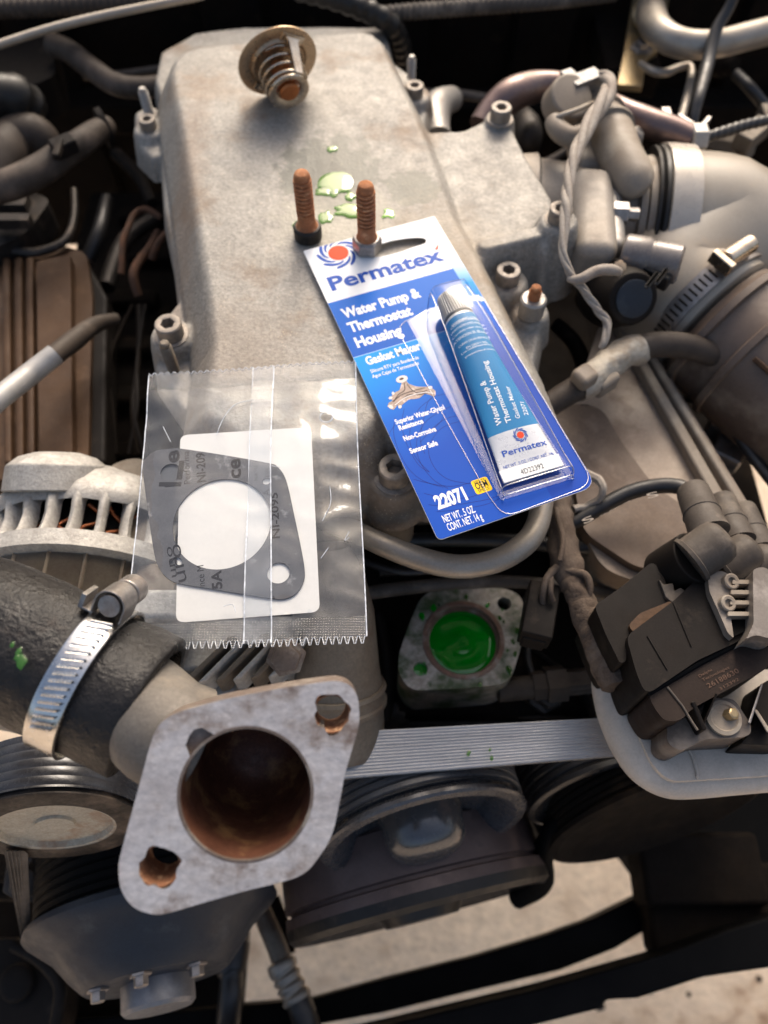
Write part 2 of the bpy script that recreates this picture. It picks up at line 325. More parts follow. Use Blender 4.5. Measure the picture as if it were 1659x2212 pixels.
# casting material with wet coolant patches that keep their own outline, brown stains, and the thermostat's shadow painted in
CAST = M('sand_cast_cover', (.315, .300, .272), .58, .2, (.232, .215, .19), .35, .75, .3, (.19, .135, .09), .18, .9, 5.5, dusts=.18, rv=.1, bd=.045, spec=.35)
nt = CAST.node_tree; L = nt.links.new; bs_ = nt.nodes['Principled BSDF']; src_c = bs_.inputs['Base Color'].links[0].from_socket; src_r = bs_.inputs['Roughness'].links[0].from_socket
geo = nn(nt, 'ShaderNodeNewGeometry'); nz = nn(nt, 'ShaderNodeTexNoise'); nz.inputs['Scale'].default_value = 1.3; nz.inputs['Detail'].default_value = 6; L(geo.outputs['Position'], nz.inputs['Vector'])
def stain_or_shade(u, v, rx, ry, hard):
    p = pt(u, v, 0); s1 = nn(nt, 'ShaderNodeVectorMath', operation='SUBTRACT'); L(geo.outputs['Position'], s1.inputs[0]); s1.inputs[1].default_value = (p.x, p.y, p.z)
    s2 = nn(nt, 'ShaderNodeVectorMath', operation='MULTIPLY'); L(s1.outputs[0], s2.inputs[0]); s2.inputs[1].default_value = (1 / rx, 1 / ry, .15)
    s3 = nn(nt, 'ShaderNodeVectorMath', operation='LENGTH'); L(s2.outputs[0], s3.inputs[0])
    a = nn(nt, 'ShaderNodeMath', operation='MULTIPLY_ADD'); L(nz.outputs['Fac'], a.inputs[0]); a.inputs[1].default_value = 1.5; L(s3.outputs['Value'], a.inputs[2])
    mr = nn(nt, 'ShaderNodeMapRange'); L(a.outputs[0], mr.inputs[0]); mr.inputs[1].default_value = 1.75 + hard; mr.inputs[2].default_value = 1.75 - hard; return mr.outputs[0]
cc, rr = src_c, src_r
for args, colr, ro, am in (((712, 372, 2.9, 3.2, .12), (.11, .11, .095), .45, .9), ((892, 408, 1.6, 1.5, .08), (.13, .13, .11), .5, .8), ((730, 470, 3.4, 2.6, .2), (.24, .23, .19), .4, .6), ((470, 760, 4, 3, .5), (.22, .16, .11), .7, .3), ((390, 420, 1.0, 9, .5), (.24, .17, .12), .7, .45), ((440, 195, 2.4, 1.0, .45), (.25, .18, .12), .7, .35), ((860, 1010, 2.6, 1.6, .3), (.16, .12, .085), .7, .7), ((980, 560, 2.5, 4, .6), (.34, .28, .21), .7, .5)):  # brown patch left of the thermostat is its cast shadow in colour
    f = stain_or_shade(*args); a = nn(nt, 'ShaderNodeMath', operation='MULTIPLY'); L(f, a.inputs[0]); a.inputs[1].default_value = am
    q = nn(nt, 'ShaderNodeMix', data_type='RGBA'); L(a.outputs[0], q.inputs[0]); L(cc, q.inputs[6]); q.inputs[7].default_value = (*colr, 1); cc = q.outputs[2]
    q = nn(nt, 'ShaderNodeMix'); L(a.outputs[0], q.inputs[0]); L(rr, q.inputs[2]); q.inputs[3].default_value = ro; rr = q.outputs[0]
v1 = nn(nt, 'ShaderNodeTexVoronoi'); v1.inputs['Scale'].default_value = 5.5; L(geo.outputs['Position'], v1.inputs['Vector']); m1 = nn(nt, 'ShaderNodeMapRange'); L(v1.outputs['Distance'], m1.inputs[0]); m1.inputs[1].default_value = .22; m1.inputs[2].default_value = .10
n3 = nn(nt, 'ShaderNodeTexNoise'); n3.inputs['Scale'].default_value = .9; L(geo.outputs['Position'], n3.inputs['Vector']); m2 = nn(nt, 'ShaderNodeMapRange'); L(n3.outputs[0], m2.inputs[0]); m2.inputs[1].default_value = .45; m2.inputs[2].default_value = .7; m3 = nn(nt, 'ShaderNodeMath', operation='MULTIPLY'); L(m1.outputs[0], m3.inputs[0]); L(m2.outputs[0], m3.inputs[1]); m4 = nn(nt, 'ShaderNodeMath', operation='MULTIPLY'); L(m3.outputs[0], m4.inputs[0]); m4.inputs[1].default_value = .8
q = nn(nt, 'ShaderNodeMix', data_type='RGBA'); L(m4.outputs[0], q.inputs[0]); L(cc, q.inputs[6]); q.inputs[7].default_value = (.62, .52, .38, 1); cc = q.outputs[2]
v2 = nn(nt, 'ShaderNodeTexVoronoi'); v2.inputs['Scale'].default_value = 3.1; L(geo.outputs['Position'], v2.inputs['Vector']); m5 = nn(nt, 'ShaderNodeMapRange'); L(v2.outputs['Distance'], m5.inputs[0]); m5.inputs[1].default_value = .13; m5.inputs[2].default_value = .06; m5.inputs[4].default_value = .55
q = nn(nt, 'ShaderNodeMix', data_type='RGBA'); L(m5.outputs[0], q.inputs[0]); L(cc, q.inputs[6]); q.inputs[7].default_value = (.15, .115, .085, 1); cc = q.outputs[2]
L(cc, bs_.inputs['Base Color']); L(rr, bs_.inputs['Roughness'])
cover = root('intake_cover', 'large dusty cast aluminium engine cover with rounded top under the card and bag', 'engine cover', (0, 34, -4))
part('cover_casting', w, CAST, cover, smooth=80)
w = MB(); w.prism([p - Vector((0, 0, 4)) for p in round2(polyD([(310, 260), (400, 80), (780, 45), (880, 190), (1150, 540), (1170, 900), (1000, 990), (780, 1000), (560, 980), (370, 780), (370, 450)], -4), .8)], 3.2, (0, 0, 1))
part('cover_skirt', w, ALUG, cover)
p = pt(852, 1030, -2); w = MB(); w.lathe(p - Vector((0, .2, 5.5)), (0, 0, 1), [(1.1, 0), (1.1, 4.6)], 20)
part('bolt_column', w, ALUG, cover, bev=.1)

# socket head bolts of the cover
sb = root('socket_head_bolt', 'x', 'bolt', (0, 0, 0), 'socket head bolts holding the cover')
w = MB(); n = 24; ringo = lambda r, z, n=24: [Vector((r * math.cos(2 * math.pi * j / n), r * math.sin(2 * math.pi * j / n), z)) for j in range(n)]
def hexr(r, z, n=24):
    out = []
    for j in range(n):
        a = 2 * math.pi * j / n; q = (a + math.pi / 6) % (math.pi / 3) - math.pi / 6; rr_ = r * math.cos(math.pi / 6) / math.cos(q); out.append(Vector((rr_ * math.cos(a), rr_ * math.sin(a), z)))
    return out
w.loft([ringo(.64, 0), ringo(.65, .05), ringo(.65, .72), ringo(.6, .79), ringo(.52, .8), ringo(.38, .8), hexr(.36, .78), hexr(.34, .3)], True, True)
part('bolt_head', w, BOLTD, sb, smooth=30)
w = MB(); w.lathe((0, 0, -.12), (0, 0, 1), [(.82, 0), (.84, .03), (.84, .1), (.8, .12)], 28)
part('washer', w, BOLTD, sb)
w = MB(); w.lathe((0, 0, -1.5), (0, 0, 1), [(.4, 0), (.4, 1.45)], 14)
part('bolt_shank', w, STEELD, sb)
spots = [(322, 276, -2.5, .85, 'small socket head bolt beside the bright stud on the left ear of the cover'),
         (895, 206, -2.5, .95, 'socket head bolt on the right rear ear below a threaded stud'),
         (1080, 256, -.4, 1.0, 'socket head bolt at the rear corner of the throttle flange by the heat tinted pipe'),
         (1207, 474, .0, 1.0, 'socket head bolt on the boss next to the throttle body'),
         (1095, 606, -1.9, 1.05, 'socket head bolt at the right edge of the blue card'),
         (370, 722, -1.9, 1.1, 'rough grimy socket head bolt on the left edge above the plastic bag'),
         (852, 1030, -1.95, 1.2, 'large corroded socket head bolt between the bag and the blue card')]
for i, (u, v, z, s_, lb) in enumerate(spots):
    o = sb if i == 0 else copy_tree(sb)
    o.location = pt(u, v, z); o.scale = (s_,) * 3; o.rotation_euler = (0, 0, random.uniform(0, 1)); o['label'] = lb

# threaded studs
def thread(w, base, axis, r, h0, h1, pitch=.125, n=14, depth=.06):
    prof = []; h = h0
    while h < h1: prof += [(r, h), (r - depth, h + pitch * .5)]; h += pitch
    w.lathe(base, axis, prof, n)
studs = [((1146, 676, -2.3), .36, 1.75, (1.02, 1.15), ALUC, RUST, 'short rusty tipped stud in a pale collar right of the card'),
         ((322, 245, -2.6), .34, 1.55, None, ALUC, ALUC, 'bright bent stud standing on the left ear'),
         ((888, 168, -2.6), .3, 1.3, None, ALUC, ALUC, 'pale threaded stud on the right rear ear'),
         ((376, 800, -2.7), .33, 2.0, None, ALUG, ALUG, 'grimy threaded stud poking up at the bag top edge')]
for (u, v, z), r, h, colr, m1, m2, lb in studs:
    p = pt(u, v, z); o = root('threaded_stud', lb, 'stud', p, 'studs on the cover')
    w = MB(); thread(w, p, (0, 0, 1), r, 0 if not colr else 1.0, h, depth=.05); w.lathe(p + Vector((0, 0, h - .02)), (0, 0, 1), [(r * .8, 0), (r * .75, .2), (r * .5, .28)], 14); part('stud_thread', w, m2, o)
    if colr: w = MB(); w.lathe(p, (0, 0, 1), [(.72, 0), (.72, 1.05), (.62, 1.15), (.4, 1.15)], 24); part('collar', w, m1, o)

# ------------------------------------------------------------------ coolant puddle on the cover: thin domed films
WET = bpy.data.materials.new('green_coolant_film'); WET.use_nodes = True; b = WET.node_tree.nodes['Principled BSDF']
b.inputs['Base Color'].default_value = (.10, .19, .02, 1); b.inputs['Roughness'].default_value = .03; b.inputs['IOR'].default_value = 1.9; b.inputs['Coat Weight'].default_value = 1.0; b.inputs['Coat Roughness'].default_value = .02; b.inputs['Alpha'].default_value = .6
nt = WET.node_tree; nt.nodes.clear(); L = nt.links.new
o_ = nn(nt, 'ShaderNodeOutputMaterial'); mx = nn(nt, 'ShaderNodeMixShader'); tr = nn(nt, 'ShaderNodeBsdfTransparent'); tr.inputs[0].default_value = (.50, .70, .30, 1); gl = nn(nt, 'ShaderNodeBsdfGlossy'); gl.inputs['Roughness'].default_value = .05; df = nn(nt, 'ShaderNodeBsdfDiffuse'); df.inputs[0].default_value = (.05, .20, .015, 1); m0 = nn(nt, 'ShaderNodeMixShader'); m0.inputs[0].default_value = .3
L(tr.outputs[0], m0.inputs[1]); L(df.outputs[0], m0.inputs[2]); fz = nn(nt, 'ShaderNodeLayerWeight'); pw = nn(nt, 'ShaderNodeMath', operation='POWER'); L(fz.outputs['Facing'], pw.inputs[0]); pw.inputs[1].default_value = 3; ma = nn(nt, 'ShaderNodeMath', operation='MULTIPLY_ADD'); L(pw.outputs[0], ma.inputs[0]); ma.inputs[1].default_value = .6; ma.inputs[2].default_value = .06
L(ma.outputs[0], mx.inputs[0]); L(m0.outputs[0], mx.inputs[1]); L(gl.outputs[0], mx.inputs[2]); L(mx.outputs[0], o_.inputs[0])
pud = root('coolant_puddle', 'small puddles of green coolant shining on the cover around the rusty bolts', 'coolant', pt(740, 440, .03))
for i, (u, v, rx, ry, sd_) in enumerate(((722, 402, .95, 1.0, 1), (703, 470, .38, .5, 4), (755, 455, .95, .55, 7), (716, 322, .3, .3, 9), (838, 463, .4, .35, 12), (640, 488, .3, .35, 15), (757, 425, .35, .35, 18), (700, 415, .55, .3, 21))):
    p = pt(u, v, .0); n = 40; w = MB(); rings = []
    for fr, h in ((1, .03), (.93, .05), (.75, .065), (.4, .07), (.05, .07)):
        rg = []
        for j in range(n):
            a = 2 * math.pi * j / n; k = 1 + .6 * noise.noise(Vector((math.cos(a) * 1.3 + sd_, math.sin(a) * 1.3, sd_ * .7))) * (1 if fr > .4 else .6)
            rg.append(p + Vector((rx * fr * k * math.cos(a), ry * fr * k * math.sin(a), h)))
        rings.append(rg)
    w.loft(rings, True, True); part('puddle', w, WET, pud, smooth=80)

# ------------------------------------------------------------------ the two rusty bolts standing on their heads
def bolt_pieces(u, v, z, L_, hex_, label, headmat, side):
    p = pt(u, v, z); o = root('housing_bolt', label, 'bolt', p, 'rusty housing bolts standing on the cover'); hh = .82
    w = MB()
    if hex_:
        w.lathe(p, (0, 0, 1), [(.5, 0), (.66, .02), (.66, .05)], 6); w.lathe(p, (0, 0, 1), [(.68, .03), (.80, .08), (.80, .72), (.68, .8)], 6); w.lathe(p + Vector((0, 0, .72)), (0, 0, 1), [(.64, 0), (.67, .06), (.66, .1), (.45, .14)], 30)
    else: w.lathe(p, (0, 0, 1), [(.66, 0), (.76, .05), (.78, .15), (.78, .68), (.70, .78), (.5, .82)], 30)
    part('bolt_head', w, headmat, o, bev=.03)
    w = MB(); w.lathe(p + Vector((0, 0, hh - .03)), (0, 0, 1), [(.62, 0), (.54, .1), (.49, .35), (.475, .9)], 20, False, False)
    prof = []; h = .75
    while h < L_ - hh - .3: prof += [(.50, h), (.49, h + .09), (.39, h + .14), (.39, h + .2)]; h += .25
    prof += [(.44, h), (.42, h + .12), (.35, h + .27), (.27, h + .3)]
    w.lathe(p + Vector((0, 0, hh)), (0, 0, 1), prof, 22, False, True)
    k = part('bolt_shank', w, RUST, o, smooth=50)
    return o
bolt_pieces(666, 512, .0, 3.95, False, 'left rusty bolt standing upright on its round dark head', STEELD, 0)
bolt_pieces(793, 538, .36, 3.95, True, 'right rusty bolt standing on the card on its bright hexagon head', STEEL, 1)

# ------------------------------------------------------------------ thermostat lying on its flange
th = root('thermostat', 'bronze thermostat with coil spring lying on the rear of the cover', 'thermostat', pt(605, 215, 0))
Fc = pt(600, 134, 2.25); ax = Vector((.34, -.90, -.26)).normalized(); sx = ax.cross(Vector((0, 0, 1))).normalized(); sz = sx.cross(ax).normalized()
w = MB(); w.lathe(Fc, ax, [(1.45, -.12), (1.75, -.12), (2.40, -.1), (2.48, -.04), (2.48, .02), (2.40, .06), (1.8, .06), (1.72, .0), (1.6, .22), (1.52, .22), (1.5, -.05), (1.45, -.12)], 56, False, False)
part('flange_ring', w, BRASS, th, smooth=30)
w = MB(); w.lathe(Fc, ax, [(1.5, -.3), (1.5, -.1), (.2, -.05), (.15, .3)], 36); part('valve_disc', w, BRASS, th)
path = []; turns = 3.3; Ls = 2.0
for i in range(int(turns * 26) + 1):
    t = i / (turns * 26); a = 2 * math.pi * turns * t + 1.0; rr_ = 1.34 - .06 * t; path.append(Fc + ax * (.1 + Ls * t) + (sx * math.cos(a) + sz * math.sin(a)) * rr_)
w = MB(); w.tube(path, .095, 8); part('coil_spring', w, NICKEL, th, smooth=80)
Cc = Fc + ax * 2.25
w = MB(); w.lathe(Cc, ax, [(.66, -.25), (1.08, -.3), (1.22, -.2), (1.28, .0), (1.2, .1), (.98, .06), (.78, -.02), (.66, -.1), (.66, -.25)], 30, False, False)
part('end_cap', w, NICKEL, th, bev=.05, seg=3)
w = MB(); w.lathe(Cc - ax * 2.0, ax, [(.5, 0), (.6, .1), (.62, 1.8), (.62, 2.05), (.55, 2.14), (.02, 2.1)], 30); part('wax_cup', w, WAX, th, smooth=35)
for sg, nm in ((1, 'bridge_arm'), (-1, 'bridge_arm')):
    w = MB(); up_ = (sz * .86 - sx * .5).normalized() * sg; sd2 = ax.cross(up_).normalized(); pts_ = [Fc + up_ * 1.95 + ax * .1, Fc + up_ * 1.82 + ax * .35, Cc + up_ * 1.32 - ax * .05]
    rings = [[q + sd2 * (a * wd) + up_ * (b * .05) for a, b in ((-1, -1), (1, -1), (1, 1), (-1, 1))] for q, wd in zip(pts_, (.55, .34, .26))]
    w.loft(rings); w.box(Fc + up_ * 1.85 + ax * .12, 1.5, .5, .14, sd2, up_, ax); part(nm, w, NICKEL, th, bev=.03)
# ------------------------------------------------------------------ printing helpers
def text_geo(body, size=1.0, off=0.0):
    cu = bpy.data.curves.new('t', 'FONT'); cu.body = body; cu.size = size; cu.offset = off; cu.resolution_u = 4
    o = bpy.data.objects.new('t', cu); COL.objects.link(o); bpy.context.view_layer.update()
    me = bpy.data.meshes.new_from_object(o.evaluated_get(bpy.context.evaluated_depsgraph_get()))
    vs = [v.co.copy() for v in me.vertices]; fs = [tuple(p.vertices) for p in me.polygons]
    bpy.data.objects.remove(o); bpy.data.curves.remove(cu); bpy.data.meshes.remove(me); return vs, fs
def flat(name, col, rough=.35, coat=.3):
    m = bpy.data.materials.new(name); m.use_nodes = True; b = m.node_tree.nodes['Principled BSDF']; b.inputs['Specular IOR Level'].default_value = .1
    b.inputs['Base Color'].default_value = (*col, 1); b.inputs['Roughness'].default_value = rough + .1; b.inputs['Coat Weight'].default_value = coat * .1; b.inputs['Coat Roughness'].default_value = .2; return m
def gradient(name, stops, p0, d, length, rough=.35, coat=.3):      # a printed blend along direction d from p0
    m = flat(name, (1, 1, 1), rough, coat); nt = m.node_tree; L = nt.links.new
    g = nn(nt, 'ShaderNodeNewGeometry'); s1 = nn(nt, 'ShaderNodeVectorMath', operation='SUBTRACT'); L(g.outputs['Position'], s1.inputs[0]); s1.inputs[1].default_value = p0
    s2 = nn(nt, 'ShaderNodeVectorMath', operation='DOT_PRODUCT'); L(s1.outputs[0], s2.inputs[0]); s2.inputs[1].default_value = d / length
    r = nn(nt, 'ShaderNodeValToRGB'); L(s2.outputs['Value'], r.inputs[0]); el = r.color_ramp.elements
    el[0].position, el[0].color = stops[0][0], (*stops[0][1], 1); el[1].position, el[1].color = stops[-1][0], (*stops[-1][1], 1)
    for p_, c_ in stops[1:-1]: e = el.new(p_); e.color = (*c_, 1)
    L(r.outputs[0], nt.nodes['Principled BSDF'].inputs['Base Color']); return m
class Sheet:      # a flat frame: origin, right, down
    def __init__(s, o, ex, ey, nrm): s.o, s.ex, s.ey, s.n = o, ex, ey, nrm
    def P(s, a, b, h=0.0): return s.o + s.ex * a + s.ey * b + s.n * h
    def L(s, u, v, h=0.0):
        q = onplane(u, v, s.o + s.n * h, s.n) - s.o; return (q.dot(s.ex), q.dot(s.ey))
def put_text(name, sh, body, start, end, height, h, mat, parent, off=0.0, shear=0.0, surf=None, label=None):
    """body from start to end (sheet coordinates of the baseline), cap height in cm"""
    vs, fs = text_geo(body, 1.0, off)
    x0 = min(v.x for v in vs); x1 = max(v.x for v in vs); caps = .72
    a = Vector(start); b = Vector(end); e = (b - a); ln = e.length; e.normalize(); up = Vector((e.y, -e.x))
    w = MB(); out = []
    for v in vs:
        k = a + e * ((v.x - x0) / (x1 - x0) * ln + shear * v.y * height) + up * (v.y / caps * height)
        out.append(sh.P(k.x, k.y, (surf(k.x, k.y) if surf else 0) + h))
    w.add(out, fs); return part(name, w, mat, parent, smooth=10, label=label)
def sheet_poly(name, sh, pts, h, mat, parent, holes=(), depth=.002, **k):
    w = MB(); w.prism([sh.P(a, b, h) for a, b in pts], depth, sh.n, [[sh.P(a, b, h) for a, b in q] for q in holes]); return part(name, w, mat, parent, **k)
def r2(pts, r, k=6): return [(p.x, p.y) for p in round2([Vector((a, b, 0)) for a, b in pts], r, k)]
ROYAL, DEEP, CYAN = (.0, .075, .44), (.0, .045, .33), (.0, .27, .68)
P_WHITE = flat('print_white', (.76, .77, .78)); P_ROYAL = flat('print_royal_blue', (.010, .085, .47)); P_LOGO = flat('print_logo_blue', (.006, .07, .38))
P_RED = flat('print_red_orange', (.85, .055, .008)); P_NAVY = flat('print_navy_line', (.003, .014, .16)); P_YEL = flat('print_yellow', (.85, .55, .01)); P_INK = flat('print_black', (.012, .012, .015)); P_PALE = flat('print_pale_line', (.35, .55, .85))
P_TAN = M('print_pump_tan', (.33, .22, .17), .4, 0, (.14, .085, .06), 2.4, .7, .2, (.6, .5, .44), .15, 0, 9, dusts=3)

# ------------------------------------------------------------------ blister card
a_ = R(20.9); ex = Vector((math.cos(a_), math.sin(a_), 0)); ey = Vector((math.sin(a_), -math.cos(a_), 0))
cs = Sheet(pt(655, 542, .34), ex, ey, Vector((0, 0, 1))); CW, CH = 7.72, 18.85
card = root('blister_card', 'blue and white sealant card with a clear blister leaning over the cover', 'packaged sealant', cs.P(0, 0, -.05))
outl = r2([(0, 0), (CW, 0), (CW, CH), (0, CH)], [.08, .08, .75, .28])
hl = [cs.L(*c(1, x, y)) for x, y in ((590, 300), (620, 268), (700, 232), (800, 203), (900, 187), (1010, 178), (1060, 182), (1082, 200), (1075, 222), (1045, 236), (960, 262), (880, 292), (790, 318), (700, 338), (640, 342), (598, 328))]
board = sheet_poly('card_board', cs, outl, 0, P_WHITE, card, [hl], depth=.05, bev=.008, seg=1)
# right side blend white to cyan to royal: lies on the board
mg = gradient('print_side_blend', [(0, (.76, .77, .78)), (.16, (.54, .70, .79)), (.34, CYAN), (.55, (.0, .12, .58)), (.75, ROYAL), (1, DEEP)], cs.P(CW, 2.6), (ey * .92 - ex * .25).normalized(), 8.0)
L1 = cs.L(*c(1, 1275, 385)); L0 = cs.L(*c(1, 300, 775)); L2 = cs.L(*c(1, 490, 1175)); top1 = (L1[1] + L0[1]) / 2; bot1 = L2[1]; rt1 = L1[0]
print('card panel', L0, L1, L2, cs.L(*c(1, 1490, 735)), cs.L(*c(1, 565, 310)), cs.L(960, 1168), cs.L(1296, 1050))
sheet_poly('blended_panel', cs, r2([(rt1 - .02, top1 - .9), (CW - .01, top1 - 1.4), (CW - .01, CH - .01), (0.01, CH - .01), (.01, bot1), (rt1 - .02, bot1)], [.01, .01, .74, .27, .01, .01]), .0035, mg, card)
w_ = gradient('print_royal_panel', [(0, (.0, .115, .50)), (1, (.0, .085, .42))], cs.P(0, top1), ey, bot1 - top1)
sheet_poly('royal_panel', cs, [(.01, top1), (rt1, top1), (rt1, bot1), (.01, bot1)], .0075, w_, card)
mg2 = gradient('print_cyan_panel', [(0, (.0, .27, .70)), (.3, (.0, .20, .62)), (.62, (.0, .10, .48)), (1, (.0, .06, .38))], cs.P(0, bot1), (ey * .96 - ex * -.28).normalized(), 6.8)
xr = cs.L(*c(1, 1200, 885))[0]
sheet_poly('cyan_panel', cs, r2([(.01, bot1), (xr + .6, bot1), (xr + .6, CH - .01), (.01, CH - .01)], [.01, .01, .01, .27]), .0075, mg2, card)
sheet_poly('pale_rule', cs, [(.01, bot1 - .03), (xr, bot1 - .03), (xr, bot1 + .01), (.01, bot1 + .01)], .011, P_PALE, card)
# thin swirl lines
def ribbon(name, sh, pts, wd, h, mat, parent):
    P = spline([Vector((a, b, 0)) for a, b in pts], 8); w = MB(); rings = []
    for i, p in enumerate(P):
        t = (P[min(i + 1, len(P) - 1)] - P[max(i - 1, 0)]).normalized(); n_ = Vector((-t.y, t.x, 0)) * wd / 2; rings.append([sh.P(p.x + n_.x, p.y + n_.y, h), sh.P(p.x - n_.x, p.y - n_.y, h)])
    w.loft(rings, False, False, closed=False); return w, part(name, w, mat, parent)
for pts_ in ([(1090, 662), (960, 680), (830, 740), (745, 860), (735, 960), (790, 1080), (900, 1170), (1090, 1210)],
             [(980, 520), (860, 570), (720, 660), (640, 790), (630, 930), (680, 1060), (780, 1180), (900, 1250)],
             [(1000, 400), (880, 430), (740, 480), (690, 640), (660, 830), (700, 950)], [(520, 560), (500, 700), (540, 860), (640, 1040), (740, 1110)],
             [(440, 640), (430, 780), (480, 940), (560, 1080), (680, 1180), (860, 1240)], [(760, 470), (650, 560), (580, 700), (570, 840), (620, 980), (740, 1110)],
             [(600, 1170), (760, 1210), (930, 1230), (1100, 1200)], [(690, 1290), (860, 1330), (1060, 1330), (1220, 1280)], [(730, 1390), (900, 1400), (1100, 1370), (1290, 1330), (1400, 1260)],
             [(1000, 620), (900, 640), (800, 700), (700, 800)], [(880, 600), (820, 690), (740, 760), (660, 850)], [(440, 700), (400, 760), (390, 800)], [(800, 1450), (1000, 1430), (1250, 1380), (1420, 1290)]):
    ribbon('swirl_line', cs, [cs.L(*c(2, x, y)) for x, y in pts_], .022, .011, P_NAVY, card)
# brand mark: disc and eleven curved blades, cropped by the card edge
def mark(sh, cx_, cy_, rr_, h, parent, clip=None, surf=None, nb=9, squash=1.0, rin=.52):
    fn = surf or (lambda a, b: 0.0)
    n = 36; P_ = [(cx_ + rr_ * .45 * math.cos(2 * math.pi * j / n), cy_ + rr_ * .45 * squash * math.sin(2 * math.pi * j / n)) for j in range(n)]
    w = MB(); w.add([sh.P(a, b, h + fn(a, b)) for a, b in P_], [tuple(range(n))]); disc = part('logo_disc', w, P_RED, parent)
    for k in range(nb):
        a0 = 2 * math.pi * k / nb; m = 12; o_, i_ = [], []
        for j in range(m + 1):
            t = j / m; ang = a0 + 1.25 * t; r0 = rin + (.97 - rin) * t ** .8; o_.append((ang, r0)); th_ = .50 * math.sin(math.pi * min(1, t * .93 + .07)) ** .8
            i_.append((ang + th_ * .9, r0 - th_ * .04))
        poly = [(cx_ + rr_ * r * math.cos(a), cy_ + rr_ * squash * r * math.sin(a)) for a, r in o_ + i_[::-1]]
        if clip is not None: poly = [(max(a, .03), max(b, clip)) for a, b in poly]
        w = MB(); vs = [sh.P(a, b, h + fn(a, b)) for a, b in poly]; q = len(vs) - 1
        w.add(vs, [(j, j + 1, q - j - 1, q - j) for j in range(m)]); part('logo_blade', w, P_LOGO, disc)
lc = cs.L(*c(1, 352, 306)); lr = cs.L(*c(1, 140, 420)); mark(cs, lc[0], lc[1], 1.24, .011, card, clip=.03, squash=1.0)
def ct(name, body, p0, p1, hgt, mat, off, k=1, h=.012, **kw):
    a = cs.L(*c(k, *p0)); b = cs.L(*c(k, *p1)); d = math.hypot(b[0] - a[0], b[1] - a[1]); y = (a[1] + b[1]) / 2
    return put_text(name, cs, body, (a[0], y), (a[0] + (b[0] - a[0]), y), hgt, h, mat, card, off, **kw)
ct('brand_name', 'Permatex', (325, 672), (1205, 312), 1.0, P_LOGO, .028)
sheet_poly('brand_accent', cs, [cs.L(*c(1, x, y)) for x, y in ((1152, 275), (1182, 232), (1178, 272), (1166, 282))], .014, P_RED, card)
ct('product_title', 'Water Pump &', (412, 878), (1028, 640), .66, P_WHITE, .04)
ct('product_title', 'Thermostat', (462, 992), (962, 792), .66, P_WHITE, .04)
ct('product_title', 'Housing', (520, 1110), (885, 962), .66, P_WHITE, .04)
ct('product_subtitle', 'Gasket Maker', (605, 1262), (1032, 1080), .52, P_WHITE, .035)
ct('spanish_line', 'Silicona RTV para Bombas de', (248, 275), (638, 105), .22, P_WHITE, .01, 2)
ct('spanish_line', 'Agua Cajas de Termostatos', (262, 322), (638, 152), .22, P_WHITE, .01, 2)
ct('feature_line', 'Superior Water-Glycol', (450, 695), (875, 565), .29, P_WHITE, .03, 2)
ct('feature_line', 'Resistance', (482, 748), (690, 682), .29, P_WHITE, .03, 2)
ct('feature_line', 'Non-Corrosive', (525, 840), (800, 752), .29, P_WHITE, .03, 2)
ct('feature_line', 'Sensor Safe', (578, 948), (815, 872), .29, P_WHITE, .03, 2)
ct('part_number', '22071', (812, 1425), (1075, 1342), .68, P_WHITE, .045, 2)
ct('net_weight', 'NET WT. .5 OZ.', (868, 1542), (1142, 1455), .38, P_WHITE, .012, 2)
ct('net_weight', 'CONT. NET. 14 g', (905, 1612), (1208, 1520), .38, P_WHITE, .012, 2)
yb = [cs.L(*c(2, x, y)) for x, y in ((1093, 1188), (1232, 1143), (1284, 1258), (1146, 1308))]
x0 = (yb[0][0] + yb[3][0]) / 2; x1 = (yb[1][0] + yb[2][0]) / 2; y0 = (yb[0][1] + yb[1][1]) / 2; y1 = (yb[2][1] + yb[3][1]) / 2
sheet_poly('yellow_badge', cs, r2([(x0, y0), (x1, y0), (x1, y1), (x0, y1)], .13), .014, P_YEL, card)
bw = x1 - x0; bh = y1 - y0
for tx, f0, f1, fy, hh_, of in (('MEETS', .17, .83, .27, .15, .0), ('OEM', .13, .87, .66, .34, .02), ('SPECS', .17, .83, .90, .15, .0)):
    put_text('badge_text', cs, tx, (x0 + bw * f0, y0 + bh * fy), (x0 + bw * f1, y0 + bh * fy), hh_, .018, P_INK, card, of)
# printed picture of a water pump: flat print pieces
pump = [(500, 330), (540, 320), (560, 345), (620, 368), (690, 372), (740, 368), (790, 405), (792, 440), (775, 460), (740, 440), (700, 430), (650, 470), (600, 478), (560, 480), (500, 530), (480, 552), (460, 530), (430, 570), (400, 562), (375, 540), (385, 510), (420, 490), (400, 470), (412, 450), (440, 420), (480, 400), (492, 360)]
sheet_poly('pump_picture', cs, [cs.L(*c(2, x, y)) for x, y in pump], .014, P_TAN, card)
P_PG = flat('print_pump_grey', (.62, .58, .56)); P_PD = flat('print_pump_shade', (.07, .045, .04))
def el(cx_, cy_, rx, ry, rot=-.25, n=20): return [cs.L(*c(2, cx_ + rx * math.cos(t) * math.cos(rot) - ry * math.sin(t) * math.sin(rot), cy_ + rx * math.cos(t) * math.sin(rot) + ry * math.sin(t) * math.cos(rot))) for t in (2 * math.pi * j / n for j in range(n))]
sheet_poly('pump_picture', cs, el(500, 305, 52, 30), .018, P_PG, card); sheet_poly('pump_picture', cs, el(497, 303, 20, 10), .021, P_PD, card)
for e_ in (el(402, 468, 16, 12), el(424, 428, 12, 14), el(745, 378, 18, 14), el(404, 545, 24, 14, .5), el(484, 544, 16, 14)): sheet_poly('pump_picture', cs, e_, .018, P_PG, card)
